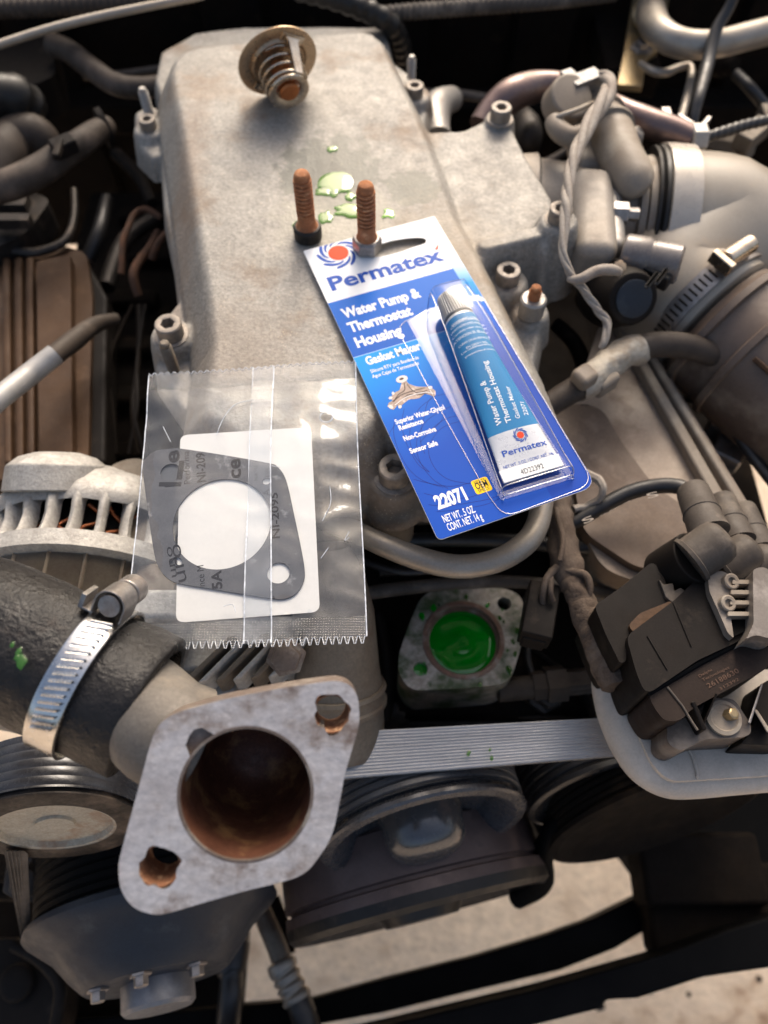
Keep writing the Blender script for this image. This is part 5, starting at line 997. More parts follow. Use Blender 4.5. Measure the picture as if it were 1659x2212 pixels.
for i, (u, v, lb) in enumerate(((1560, 70 + 70, 'dark stub of pipe under the bright aluminium pipe'), (1590, 318, 'brownish hose fitting behind the grey duct'))):
    w = MB(); q = pt(u, v, -6); w.lathe(q, (.5, -.6, .3), [(.7, -2), (.9, -1), (.9, .3), (.65, .35), (.65, 1.2)], 8 if i else 18); solo('pipe_fitting', w, ALUG if i else DARK, lb, 'fitting', bev=.06)
w = MB(); q = pt(1625, 290, -5); w.box(q, 3, 1.4, 1.2, Vector((.7, .7, 0)), Vector((-.7, .7, 0))); w.box(q + Vector((2, 2, 0)), 2, 1.6, 1.2); solo('line_block', w, ALUG, 'grimy metal block at the right edge under the black cable', 'fitting', bev=.15)
hose('coolant_stub', [(945, 300, -5, 30), (938, 262, -5, 34), (946, 228, -5, 32), (975, 214, -6, 26)], ALUC, 'short pale metal elbow just right of the cover rear corner', 'pipe', n=20)
hose('coolant_stub', [(905, 200, -9, 9), (1000, 205, -9, 10), (1060, 214, -9, 9)], RUBG, 'thin grey pipe passing behind the pale elbow', 'pipe')
hose('dark_elbow', [(1130, 330, -6, 26), (1142, 300, -5, 30), (1138, 268, -5, 28), (1120, 250, -6, 22)], STEELD, 'dark grey elbow between the flange bolt and the tinted pipe', 'pipe')

# ------------------------------------------------------------------ throttle body group
tb = root('throttle_casting', 'grey cast throttle body between the cover and the big plastic duct', 'throttle body', pt(1280, 520, -8))
tax = Vector((1, -.10, 0)).normalized(); tc0 = pt(1242, 476, -5.2)
w = MB(); w.lathe(tc0, tax, [(3.2, -5), (3.7, -4.7), (3.9, -3), (3.6, -2.8), (3.5, -1), (3.5, 3.2), (3.9, 3.3), (3.95, 3.7)], 60, True, True); part('throttle_bore', w, ALU, tb, smooth=40)
w = MB(); w.box(pt(1275, 490, -2.2), 2.5, 7.4, 3.2, tax, Vector((.1, 1, 0)).normalized()); part('mount_block', w, ALU, tb, bev=.8, seg=4)
w = MB(); w.box(pt(1315, 490, -2.6), 1.3, 6.6, 3.0, tax, Vector((.1, 1, 0)).normalized()); part('mount_block', w, ALUC, tb, bev=.7, seg=4)
q = pt(1352, 462, -1.4); w = MB(); w.lathe(q, tax, [(.62, -.9), (.68, -.8), (.68, .1), (.42, .1), (.42, .75)], 6); part('mount_bolt', w, STEEL, tb, bev=.06)
w = MB(); w.lathe(tc0 + tax * 3.8, tax, [(4.1, 0), (4.2, .3), (4.25, 1.0), (4.05, 1.1), (3.2, 1.1)], 64, True, True); part('outlet_flange', w, ALU, tb, smooth=40)
ia_ = root('idle_air_casting', 'rounded finger shaped casting lying on top of the throttle body', 'valve casting', pt(1340, 330, -2))
P_, r_ = tubeD([(1266, 210, -1, 40), (1300, 252, -1, 42), (1322, 290, -1, 46), (1342, 340, -.8, 46), (1366, 384, -.8, 45), (1378, 402, -.9, 40), (1386, 414, -1.1, 26), (1390, 420, -1.2, 8)], 6); w = MB(); w.tube(P_, r_, 30); part('finger_casting', w, BEIGE, ia_, smooth=80)
for (u, v, r__) in ((1318, 282, 1.55), (1302, 252, 1.45)):
    w = MB(); w.lathe(pt(u, v, -1), (pt(1342, 340, -.8) - pt(1322, 290, -1)).normalized(), [(r__ - .3, -.18), (r__, -.12), (r__, .12), (r__ - .3, .18)], 36, False, False); part('casting_band', w, BEIGE, ia_)
w = MB(); w.box(pt(1285, 335, -2.5), 3.2, 4.5, 2.2); w.box(pt(1355, 300, -2.0), 2.0, 1.3, 1.6); part('casting_base', w, ALU, ia_, bev=.7, seg=4)
sn = root('pressure_sensor', 'round grey capped sensor with square connector above the finger casting', 'sensor', pt(1245, 205, 0))
q = pt(1236, 206, .6); an_ = Vector((.25, -.45, .86)).normalized(); w = MB(); w.lathe(q, an_, [(1.25, -1.6), (1.4, -1.5), (1.42, -.1), (1.3, .05), (.6, .12), (.01, .13)], 36); part('sensor_can', w, BEIGE, sn, bev=.08)
w = MB(); w.box(pt(1262, 178, .6), 2.2, 1.1, .9, Vector((.85, .5, .0)).normalized(), Vector((-.5, .85, 0)).normalized()); w.box(pt(1230, 180, .2), .9, 1.3, 1.2, Vector((.85, .5, .0)).normalized(), Vector((-.5, .85, 0)).normalized()); part('sensor_plug', w, M('grey_plug', (.13, .12, .11), .4, 0, (.2, .18, .16), 1, .6, .1), sn, bev=.08)
P_, r_ = tubeD([(1200, 262, .2, 5), (1208, 252, .6, 6), (1240, 240, .9, 5), (1272, 226, .9, 5), (1282, 222, .6, 5)], 6); w = MB(); w.tube(P_, r_, 8); part('wire_bail', w, PIPE, sn)
P_, r_ = tubeD([(1196, 262, 0, 20), (1206, 280, 0, 22), (1232, 296, 0, 22), (1262, 284, 0, 18), (1276, 262, 0, 14)], 6); w = MB(); w.tube(P_, r_, 16); part('sensor_lead', w, BEIGE, sn, smooth=80)
# twisted loom over the throttle body
tw = root('twisted_loom', 'dusty twisted cloth taped wires hanging over the throttle body', 'wiring', pt(1225, 450, -1))
cp, cr = tubeD([(1296, 160, .8, 8), (1312, 172, 1.2, 14), (1314, 200, 1.6, 17), (1290, 238, 1.8, 17), (1262, 290, 1.8, 15), (1238, 345, 1.8, 13), (1226, 410, 1.6, 12), (1222, 460, 1.4, 12), (1216, 540, .8, 9), (1232, 590, .2, 9), (1262, 628, -.6, 9), (1290, 668, -1.2, 9), (1312, 700, -1.6, 9), (1304, 740, -2, 8), (1296, 752, -2.2, 4)], 10)
LOOM = M('loom_tape', (.24, .20, .165), .75, 0, (.36, .32, .27), 1.4, .6, .2, (.14, .10, .08), .12, .5, 10)
for k in range(3):
    P = []; acc = 0
    for i, p in enumerate(cp):
        t = (cp[min(i + 1, len(cp) - 1)] - cp[max(i - 1, 0)]).normalized(); e_ = t.cross(Vector((0, 0, 1))).normalized(); f_ = e_.cross(t); a = i * .2 + k * 2.09 + .5 * math.sin(i * .11); P.append(p + (e_ * math.cos(a) + f_ * math.sin(a)) * cr[i] * .48)
    w = MB(); w.tube(P, [r * .66 for r in cr], 8); part('loom_strand', w, LOOM, tw, smooth=80)
P_, r_ = tubeD([(1228, 602, 0, 7), (1252, 606, .2, 11), (1285, 590, .3, 12), (1320, 585, .2, 12), (1338, 590, -.2, 9)], 6); w = MB(); w.tube(wobble(P_, .12, 1), r_, 10); part('loom_branch', w, LOOM, tw)
# throttle position sensor
tp = root('throttle_sensor', 'dark round sensor with clip connector below the throttle body', 'sensor', pt(1380, 620, -5))
w = MB(); q = pt(1368, 645, -1.6); an2 = Vector((.15, -.75, .62)).normalized(); w.lathe(q, an2, [(1.9, -3.5), (2.0, -2.5), (1.75, -1.8), (1.6, -.6), (1.42, 0), (1.2, .06), (.01, .08)], 36); part('sensor_body', w, BRN, tp, bev=.1)
w = MB(); w.lathe(q, an2, [(1.05, .0), (1.05, .14), (.95, .18), (.01, .18)], 32); part('sensor_cap', w, SLATE, tp)
w = MB(); w.lathe(pt(1405, 560, -1.4), (.85, -.35, .1), [(1.05, -1.6), (1.15, -1.5), (1.2, -.3), (1.05, 0), (1.1, .2), (1.1, 1.6), (.9, 1.7)], 30); part('sensor_plug', w, M('plug_grey_shiny', (.20, .18, .165), .3, .1, (.12, .1, .09), 1, .6, .1), tp, bev=.06)
w = MB(); ex_ = Vector((.8, -.6, 0)); ey_ = Vector((.6, .8, 0)); w.box(pt(1418, 590, -1.6), 1.9, 1.2, 1.0, ex_, ey_); w.box(pt(1408, 606, -.4), .3, 1.4, .3, ex_, ey_); w.box(pt(1428, 598, -.4), .3, 1.4, .3, ex_, ey_); w.box(pt(1352, 592, -2.6), 2.6, 1.6, 1.2, ex_, ey_); part('clip_latch', w, BLK, tp, bev=.15)
w = MB(); w.lathe(pt(1340, 577, -.6), (.3, -.5, .8), [(.38, -.3), (.42, 0), (.2, .06)], 6); part('clip_screw', w, BRASS, tp)

# big plastic duct with rings and clamp
dt = root('intake_duct', 'large glossy grey beige plastic intake duct curving off the right edge', 'air duct', pt(1560, 520, -9))
def ductlathe(): pass
axm = Vector((.62, -.78, -.1)).normalized(); C2 = pt(1566, 556, -2.4) - Vector((0, 0, 4.3))
dpath = spline([tc0 + tax * 4.6, tc0 + tax * 6.3, tc0 + tax * 9.4 + Vector((0, -.3, -.2)), C2 - axm * 2.4, C2, C2 + axm * 1.0], 8)
dr = [4.75 - .012 * i for i in range(len(dpath))]; print('C2', tc0 + tax * 4.6, C2)
w = MB(); w.tube(dpath, dr, 64, True); part('duct_shell', w, M('duct_plastic', (.34, .30, .245), .36, 0, (.28, .24, .19), .25, .6, .08, (.34, .28, .21), .2, .12, 10, rv=.1), dt, smooth=80)
w = MB(); w.lathe(tc0 + tax * 4.5, tax, [(4.3, -.35), (4.72, -.35), (4.78, -.2), (4.6, -.05), (4.8, .05), (4.85, .25), (4.7, .35)], 84, False, False); part('rubber_lip', w, BLK, dt, smooth=30)
w = MB(); w.lathe(tc0 + tax * 4.85, tax, [(4.84, 0), (4.95, .03), (4.98, .5), (4.95, 1.75), (4.84, 1.8)], 84, False, False); part('duct_band', w, M('band_pale', (.50, .45, .385), .3, .15, (.42, .37, .31), .5, .6, .06, None, 0, .15, 10), dt, smooth=30)
# slotted clamp round the duct end
k_ = 30; cpn = pt(1568, 560, -4.2); cxa = (dpath[k_] - dpath[k_ - 1]).normalized(); cctr = C2; cxa = axm
rc_ = root('duct_clamp', 'wide slotted metal clamp with shiny screw housing on the plastic duct', 'hose clamp', cctr - Vector((0, 0, 5)))
e1 = cxa.cross(Vector((0, 0, 1))).normalized(); e2 = e1.cross(cxa)
def cq(a, r, s_): return cctr + (e1 * math.cos(a) + e2 * math.sin(a)) * r + cxa * s_
w = MB(); w.loft([[cq(2 * math.pi * i / 90, 4.5 + dr_, s_) for s_, dr_ in ((-.6, -.1), (-.6, .08), (.6, .08), (.6, -.1))] for i in range(91)], False, False); part('clamp_band', w, STEEL, rc_, smooth=40)
for i in range(46):
    a = -.5 + i * .082
    w = MB(); w.loft([[cq(a + da, 4.58 + hh_, s_) for s_ in (-.34, .34)] for da, hh_ in ((-.014, 0), (0, .03), (.014, 0))], False, False, closed=False); part('clamp_slot', w, DARK, rc_)
ah = min((k * .02 for k in range(314)), key=lambda a: math.dist(proj(cq(a, 4.9, 0)), (1575, 520))); w = MB(); ctr_ = cq(ah, 5.0, 0); tn_ = (cq(ah + .05, 5.0, 0) - ctr_).normalized(); w.tube([ctr_ - tn_ * 1.2, ctr_ + tn_ * 1.2], .55, 20); w.box(ctr_ - tn_ * 1.5, .5, 1.5, .8, tn_, cxa, tn_.cross(cxa)); part('screw_housing', w, NICKEL, rc_, bev=.08)
# air meter body below the clamp
am = root('air_meter_body', 'brown ribbed plastic air meter body with pale sticker at the right edge', 'air meter', pt(1600, 760, -9))
w = MB(); mc = C2 + axm * 3.2
w.lathe(mc, axm, [(4.2, -1.8), (4.3, -1.6), (4.7, -1.3), (4.7, -.9), (4.3, -.8), (4.3, 1.0), (4.6, 1.1), (4.6, 1.5), (4.4, 1.6), (4.4, 8), (4.6, 8.1), (4.6, 14)], 64, True, True); part('meter_barrel', w, M('meter_plastic', (.14, .10, .075), .5, 0, (.09, .062, .045), .4, .6, .12, (.2, .155, .115), .2, .25, 10), am, smooth=30)
for k in range(5):
    a0_ = -.9 + k * .42; e1m = axm.cross(Vector((0, 0, 1))).normalized(); e2m = e1m.cross(axm); d = e1m * math.sin(a0_) + e2m * math.cos(a0_); s_ = axm.cross(d); w = MB(); w.box(mc + axm * 4.8 + d * 4.45, 5.6, .3, .5, axm, s_, d); part('meter_rib', w, VALV, am, bev=.08)
dq = (e1m * math.sin(-.1) + e2m * math.cos(-.1)); sq = axm.cross(dq); w = MB(); w.box(mc + axm * 5.0 + dq * 4.42, 3.6, 2.0, .06, axm, sq, dq); part('sticker', w, flat('sticker_tan', (.36, .27, .2), .5, 0), am)
for k in range(4): w = MB(); w.box(mc + axm * 4.6 + dq * 4.46 + sq * (.6 - .4 * k), 2.2 - .3 * (k % 2), .07, .02, axm, sq, dq); part('sticker_line', w, P_INK, am)

# ------------------------------------------------------------------ right valve cover, rails, hoses
vr = root('valve_cover', 'tan and brown ribbed valve cover slanting at the right', 'valve cover', pt(1430, 950, -14))
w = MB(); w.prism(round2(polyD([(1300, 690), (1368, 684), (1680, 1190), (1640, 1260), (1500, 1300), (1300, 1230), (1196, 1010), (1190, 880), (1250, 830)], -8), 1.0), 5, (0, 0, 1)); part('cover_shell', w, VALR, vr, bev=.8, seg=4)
for (a, b, c_, d_) in (((1322, 684), (1348, 690), (1604, 1130), (1572, 1130)), ((1356, 694), (1372, 692), (1640, 1126), (1620, 1130))):
    w = MB(); w.prism(polyD([a, b, c_, d_], -7.2), .9, (0, 0, 1)); part('cover_rail', w, BEIGE, vr, bev=.2)
P_ = spline(polyD([(1290, 860), (1330, 960), (1390, 1040), (1470, 1100), (1540, 1130)], -10.9), 6)
w = MB(); w.prism(round2(polyD([(1185, 900), (1240, 868), (1300, 880), (1350, 965), (1410, 1045), (1480, 1095), (1540, 1120), (1520, 1220), (1380, 1230), (1260, 1150), (1230, 1000)], -7.4), .8), 1.2, (0, 0, 1)); part('brown_shading_panel', w, M('brown_shading', (.15, .105, .075), .6, .1, (.10, .068, .048), .3, .7, .15, (.22, .16, .12), .15, .3, 8), vr, bev=.6, seg=4)  # brown piece stands in for shading on the tan cover
hp_ = [(1186, 876, -4, 26), (1215, 854, -4, 27), (1240, 838, -4, 27)]
hose('heater_hose', [(1170, 888, -4.2, 25), (1215, 856, -4, 27), (1262, 828, -4, 28), (1320, 780, -4, 29), (1375, 752, -4.2, 29), (1440, 744, -4.5, 28), (1510, 755, -5, 27), (1580, 790, -6, 26), (1640, 850, -7, 26), (1700, 910, -8, 26)], RUBB, 'brown heater hose arching across the right side wrapped in foil tape', n=20)
P_, r_ = tubeD([(1250, 836, -4, 31), (1275, 820, -4, 34), (1300, 798, -4, 32), (1335, 772, -4, 33), (1372, 754, -4.2, 33), (1384, 750, -4.2, 32)], 6); w = MB(); w.tube(wobble(P_, .1, 1.2), r_, 20)
w.v = [p + Vector(noise.noise_vector(p * 1.6)) * .13 for p in w.v]; solo('foil_tape', w, M('dirty_foil', (.52, .47, .38), .45, .3, (.35, .3, .24), 1.4, .7, .15, (.25, .17, .1), .15, .9, 5, bd=.08), 'crumpled pale foil tape wrapped round the brown hose', 'tape', smooth=40)
w = MB(); w.box(pt(1262, 815, -3), 1.2, 1.2, 1.0, Vector((.8, .6, 0)), Vector((-.6, .8, 0))); w.box(pt(1304, 826, -4.2), 1.6, 1.1, 1.2, Vector((.8, .6, 0)), Vector((-.6, .8, 0))); solo('tape_tab', w, BEIGE, 'pale folded tab hanging off the foil tape', 'tape', bev=.3)
hose('black_line', [(1512, 600, -9, 10), (1512, 700, -9, 12), (1522, 780, -9, 12), (1550, 860, -9, 11), (1600, 950, -9, 12), (1690, 1070, -9, 12)], RUB, 'black line running down beside the right valve cover', 'hose')
hose('black_line', [(1470, 860, -13, 8), (1520, 868, -12, 8), (1580, 880, -12, 8), (1680, 900, -12, 8)], RUB, 'short dark line crossing right of the valve cover', 'hose')
w = MB(); w.box(pt(1600, 925, -12), 4, 3, 2, Vector((.8, -.5, 0)).normalized(), Vector((.5, .8, 0)).normalized()); w.box(pt(1580, 960, -12), 2, 3.5, 1.5, Vector((.8, -.5, 0)).normalized(), Vector((.5, .8, 0)).normalized()); w.box(pt(1640, 880, -13), 4, 2, 2); solo('metal_bracket', w, STEEL, 'dull metal bracket in shade at the right edge', 'bracket', bev=.25)
# pale pipe in front of the cover, plug leads
hose('coolant_crossover_pipe', [(700, 1120, -5, 24), (770, 1150, -4.4, 24), (830, 1178, -4, 25), (910, 1208, -4, 26), (990, 1224, -4, 26), (1070, 1212, -4, 26), (1132, 1176, -4, 26), (1160, 1135, -4, 25), (1172, 1080, -4, 24), (1178, 1020, -4.5, 24)], PIPE, 'pale dusty bent pipe hanging below the blue card corner', 'pipe', n=24)
hose('plug_lead', [(860, 1166, -9, 14), (980, 1166, -9, 15), (1100, 1168, -9, 16), (1220, 1180, -9, 17), (1320, 1186, -8.5, 17), (1390, 1198, -8, 14), (1418, 1208, -8, 7)], RUB, 'glossy black ignition lead ending near the coil blocks', 'cable')
hose('plug_lead', [(700, 1298, -10, 13), (830, 1276, -10, 15), (960, 1262, -10, 14), (1080, 1256, -10, 14), (1200, 1264, -10, 13), (1330, 1284, -10, 12)], RUBG, 'grey ignition lead passing just behind the open green housing', 'cable')
hose('plug_lead', [(820, 1236, -11, 10), (900, 1228, -11, 10), (960, 1215, -11, 9), (1060, 1240, -11, 9)], RUB, 'thin black lead under the pale bent pipe', 'cable')
pl = root('plug_lead', 'black ignition lead with white printing arching over the right valve cover', 'cable', pt(1350, 1070, -5))
P_, r_ = tubeD([(1180, 1148, -7, 15), (1240, 1128, -6.5, 16), (1300, 1094, -6, 17), (1360, 1064, -5.6, 17), (1420, 1050, -5.2, 17), (1468, 1052, -4.8, 17), (1500, 1072, -4.5, 18)], 8); w = MB(); w.tube(P_, r_, 18); part('lead_cable', w, RUB, pl, smooth=80)
for body, (u0, v0), (u1, v1), hg in (('S', (1262, 1132), (1284, 1122), .3), ('-- --- --', (1296, 1116), (1362, 1082), .1), ('S', (1400, 1077), (1424, 1071), .3), ('-- -', (1436, 1070), (1468, 1070), .1)):
    sh_ = Sheet(Vector((0, 0, -4.6)), Vector((1, 0, 0)), Vector((0, -1, 0)), Vector((0, 0, 1))); put_text('lead_print', sh_, body, sh_.L(u0, v0), sh_.L(u1, v1), hg, 0, flat('print_dim', (.32, .28, .24), .6, 0), pl, .004)
# front wiring harness
hn = root('wiring_harness', 'thick brown cloth taped wiring harness forking right of the open housing', 'wiring', pt(1240, 1260, -9))
P_, r_ = tubeD([(1204, 1020, -6, 22), (1208, 1090, -6, 24), (1212, 1150, -6, 30), (1222, 1210, -6, 34), (1240, 1262, -6, 28), (1264, 1320, -6, 30), (1290, 1380, -6, 33), (1312, 1430, -6, 37), (1335, 1480, -6, 38)], 8); w = MB(); w.tube(P_, r_, 26)
w.v = [p + Vector(noise.noise_vector(p * 1.5)) * .16 for p in w.v]; part('taped_trunk', w, TAPE, hn, smooth=60); HP, HR = P_, r_
for pts_ in ([(1226, 1235, -5.6, 8), (1262, 1240, -5.2, 9), (1276, 1262, -5.2, 8), (1272, 1300, -5.6, 5)], [(1205, 1225, -5.6, 8), (1180, 1250, -5.6, 8), (1172, 1290, -6, 7), (1176, 1310, -6.5, 6)], [(1192, 1230, -5.8, 6), (1188, 1270, -5.6, 6), (1196, 1300, -6, 5)], [(1200, 1100, -5.2, 6), (1215, 1160, -4.8, 6), (1208, 1210, -4.8, 6)]):
    P_, r_ = tubeD(pts_, 6); w = MB(); w.tube(wobble(P_, .1, 1), r_, 8); part('loose_tape_tail', w, TAPE, hn, smooth=80)
for i in range(9):
    j = 32 + int(i * 3.6); q = HP[j]; a = (HP[j + 1] - HP[j - 1]).normalized(); w = MB(); rr_ = HR[j]; w.lathe(q, a, [(rr_ * .9, -.3), (rr_ * 1.02, -.2), (rr_ * 1.04, .15), (rr_ * .92, .3)], 26, False, False); part('tape_turn', w, TAPE, hn, smooth=80)
w = MB(); w.box(pt(1164, 1326, -7), 1.6, 3.0, 1.6, Vector((.96, -.25, 0)), Vector((.25, .96, 0))); w.box(pt(1155, 1362, -7.4), 1.2, 1.6, 1.3, Vector((.96, -.25, 0)), Vector((.25, .96, 0))); w.box(pt(1186, 1312, -6.5), .2, 2.4, .6, Vector((.96, -.25, 0)), Vector((.25, .96, 0))); solo('wire_connector', w, BRN, 'small brown connector block hanging left of the taped harness', 'connector', bev=.15)
P_, r_ = tubeD([(1262, 1020, -5, 9), (1290, 1034, -5, 10), (1302, 1052, -5, 9), (1296, 1075, -5.4, 8), (1270, 1092, -6, 8), (1240, 1100, -6, 8)], 8); w = MB(); w.tube(wobble(P_, .08, 2), r_, 8); solo('frayed_sleeve', w, LOOM, 'frayed pale braided sleeve behind the lower right card corner', 'sleeve')

# ------------------------------------------------------------------ ignition coils and grey bracket
gb_ = root('coil_bracket', 'pale grey rounded metal bracket tray carrying the ignition coils', 'bracket', pt(1450, 1650, -9))
GT = lambda x, y: c(8, x, y)
gz_ = -7.5
P_, r_ = tubeD([(*GT(262, 1262), -8.4, 8), (*GT(262, 1275), -8.4, 34), (*GT(258, 1310), -8.4, 46), (*GT(262, 1400), -8.4, 52), (*GT(300, 1550), -8.4, 56), (*GT(345, 1680), -8.4, 56), (*GT(400, 1800), -8.4, 55), (*GT(480, 1910), -8.4, 54), (*GT(600, 1982), -8.4, 52), (*GT(760, 1992), -8.4, 50), (*GT(1000, 1970), -8.4, 50), (*GT(1500, 1925), -8.4, 50)], 8)
w = MB(); w.tube(P_, r_, 40); w.v = [Vector((p.x, p.y, -8.4 + (p.z + 8.4) * .85)) for p in w.v]; part('bracket_arm', w, GRYP, gb_, smooth=80)
w = MB(); w.prism(round2([pt(*GT(x, y), gz_ + .35) for x, y in ((345, 1300), (420, 1270), (700, 1300), (1500, 1300), (1500, 1985), (620, 2040), (500, 1930), (380, 1660))], .8), 1.2, (0, 0, 1)); part('bracket_tray', w, GRYP, gb_, bev=.4, seg=5)
w = MB(); a_c = [pt(*GT(x, y), gz_ + .40) for x, y in ((745, 1830), (770, 1880), (800, 1990), (790, 2010))]; w.tube(spline(a_c, 5), .08, 8); part('tray_bead', w, GRYP, gb_, smooth=80)
def coil(dx, dy, label, full=True):
    G_ = lambda x, y, z: pt(*GT(x + dx, y + dy), z)
    co = root('ignition_coil', label, 'ignition coil', G_(700, 1500, -8), 'ignition coils on the grey bracket')
    e1_ = (G_(1000, 1180, -3) - G_(520, 1440, -3)).normalized(); 
    w = MB(); w.prism(round2([G_(x, y, -3.2) for x, y in ((330, 1080), (640, 850), (800, 700), (880, 652), (960, 655), (1060, 700), (1180, 800), (1190, 1000), (1100, 1100), (800, 1240), (460, 1470), (400, 1330))], [.4, .3, .3, .8, .8, .4, .5, 1.0, .6, .3, .6, .3]), 4.2, (0, 0, 1)); part('coil_body', w, BRN, co, bev=.28, seg=4)
    w = MB(); w.prism(round2([G_(x, y, -3.55) for x, y in ((470, 1460), (830, 1250), (1160, 1080), (1240, 1040), (1330, 1090), (1320, 1200), (1250, 1300), (890, 1490), (760, 1560), (690, 1640), (580, 1640), (520, 1560))], .35), 3.6, (0, 0, 1)); part('coil_front', w, M('coil_brown_%d' % dx, (.018, .012, .0095), .55, 0, (.028, .019, .015), .5, .6, .15, (.05, .032, .024), .06, .25, 12, spec=.12), co, bev=.16, seg=3)
    w = MB(); w.prism(round2([G_(x, y, -4.7) for x, y in ((600, 1640), (760, 1560), (880, 1490), (1040, 1490), (1150, 1660), (1155, 1720), (1110, 1745), (840, 1760), (690, 1840), (600, 1790))], [.3, .1, .1, .3, .3, .3, .3, .3, .3, .3]), 2.4, (0, 0, 1)); part('mounting_foot', w, M('foot_dusty_%d' % dx, (.085, .066, .052), .5, 0, (.05, .037, .028), .5, .6, .15, (.16, .13, .105), .2, .25, 12), co, bev=.25, seg=3)
    for (xa, ya), (xb, yb) in (((470, 1080), (600, 1300)), ((900, 840), (1000, 1060)), ((640, 860), (760, 1150))):
        w = MB(); w.tube([G_(xa, ya, -3.17), G_(xb, yb, -3.17)], .035, 6); part('mould_seam', w, BRN, co, smooth=80)
    w = MB(); w.tube([G_(x, y, -3.5) for x, y in ((470, 1455), (830, 1245), (1160, 1075), (1240, 1035))], .16, 8); part('body_seam', w, PAINTK, co, smooth=80)
    w = MB(); w.tube([G_(x, y, -3.52) for x, y in ((600, 1415), (700, 1540), (760, 1640), (800, 1700))], .06, 8); part('mould_seam', w, RUBG, co, smooth=80)
    w = MB(); w.loft([[G_(x, y, -4.1) + Vector((.0, 0, h)) for x, y, h in ((720, 1540, .7), (750, 1530, .7), (750, 1530, -.8), (720, 1540, -.8))], [G_(x, y, -4.1) + Vector((.0, 0, h)) for x, y, h in ((820, 1715, .3), (850, 1705, .3), (850, 1705, -.8), (820, 1715, -.8))]]); part('foot_gusset', w, BRN, co, bev=.08)
    w = MB(); w.loft([[G_(x, y, -4.1) + Vector((.0, 0, h)) for x, y, h in ((885, 1480, .7), (895, 1490, .7), (895, 1490, -.8), (885, 1480, -.8))], [G_(x, y, -4.1) + Vector((.0, 0, h)) for x, y, h in ((830, 1670, .0), (842, 1675, .0), (842, 1675, -.8), (830, 1670, -.8))]]); part('foot_gusset', w, BRN, co, bev=.04)
    q = G_(970, 1620, -4.6); w = MB(); w.lathe(q, (0, 0, 1), [(.78, -.1), (.78, .1), (.62, .14), (.55, .08), (.42, .08)], 30, True, True); part('foot_bushing', w, BEIGE, co)
    w = MB(); w.lathe(q + Vector((.2, .1, .0)), (.3, 0, 1), [(.28, -.1), (.28, .45), (.2, .5)], 6); part('foot_bolt', w, ZINC, co, bev=.03)
    w = MB(); w.prism(round2([G_(x, y, -4.3) for x, y in ((350, 1150), (480, 960), (640, 850), (900, 700), (1180, 860), (1260, 1150), (1240, 1290), (900, 1480), (760, 1600), (600, 1640), (480, 1500))], .4), 3.2, (0, 0, 1)); part('coil_base', w, BRN, co, bev=.2)
    # connector pocket with pin ribs
    w = MB(); w.prism(round2([G_(x, y, -2.75) for x, y in ((870, 700), (905, 655), (965, 652), (1050, 695), (1020, 960), (1040, 1095), (1000, 1060), (930, 900), (880, 790))], .12), .5, (0, 0, 1)); part('connector_face', w, M('face_dusty_%d' % dx, (.2, .165, .135), .55, 0, (.14, .115, .09), .8, .6, .12, (.27, .23, .19), .2, .25, 12), co, bev=.1)
    w = MB(); w.prism(round2([G_(x, y, -2.1) for x, y in ((1165, 640), (1240, 620), (1420, 760), (1420, 1000), (1320, 1110), (1180, 1070), (1120, 1100), (1170, 1000))], [.2, .3, .3, .3, .8, .5, .1, .2]), 3, (0, 0, 1)); part('connector_shell', w, M('shell_dusty_%d' % dx, (.17, .15, .13), .38, 0, (.11, .09, .075), .5, .6, .12, (.33, .29, .26), .2, .25, 12), co, bev=.4, seg=4)
    for k, (x0_, y0_) in enumerate(((1030, 722), (1020, 790), (1015, 858), (1000, 932))):
        w = MB(); w.prism([G_(x, y, -2.55) for x, y in ((x0_, y0_ - 15), (1176, y0_ - 13), (1176, y0_ + 15), (x0_, y0_ + 15))], .5, (0, 0, 1)); part('connector_rib', w, BEIGE, co, bev=.05)
    w = MB(); w.prism([G_(x, y, -3.0) for x, y in ((1030, 700), (1176, 700), (1176, 1020), (1020, 1090))], .3, (0, 0, 1)); part('connector_pocket', w, PAINTK, co)
    for (x_, y_) in ((1012, 725), (990, 868)):
        q = G_(x_, y_, -2.7); w = MB(); w.lathe(q, (.2, -.2, 1), [(.36, -.1), (.38, .18), (.32, .22), (.2, .2), (.18, .05)], 24, True, True); part('connector_stud', w, BEIGE, co)
    return co
co = coil(0, 0, 'dusty brown ignition coil with stamped numbers on its side and two studs')
cz = -3.52
sh_ = Sheet(Vector((0, 0, cz)), Vector((1, 0, 0)), Vector((0, -1, 0)), Vector((0, 0, 1)))
CI = flat('coil_stamp', (.10, .062, .045), .6, 0)
for body, p0, p1, hg in (('Delphi', (870, 985), (1015, 905), .12), ('Technologies', (910, 1028), (1215, 880), .12), ('26188630', (975, 1110), (1330, 925), .22), ('312392', (1110, 1135), (1330, 1015), .13)):
    put_text('stamped_text', sh_, body, sh_.L(*c(12, *p0)), sh_.L(*c(12, *p1)), hg, .014, CI, co, .006)
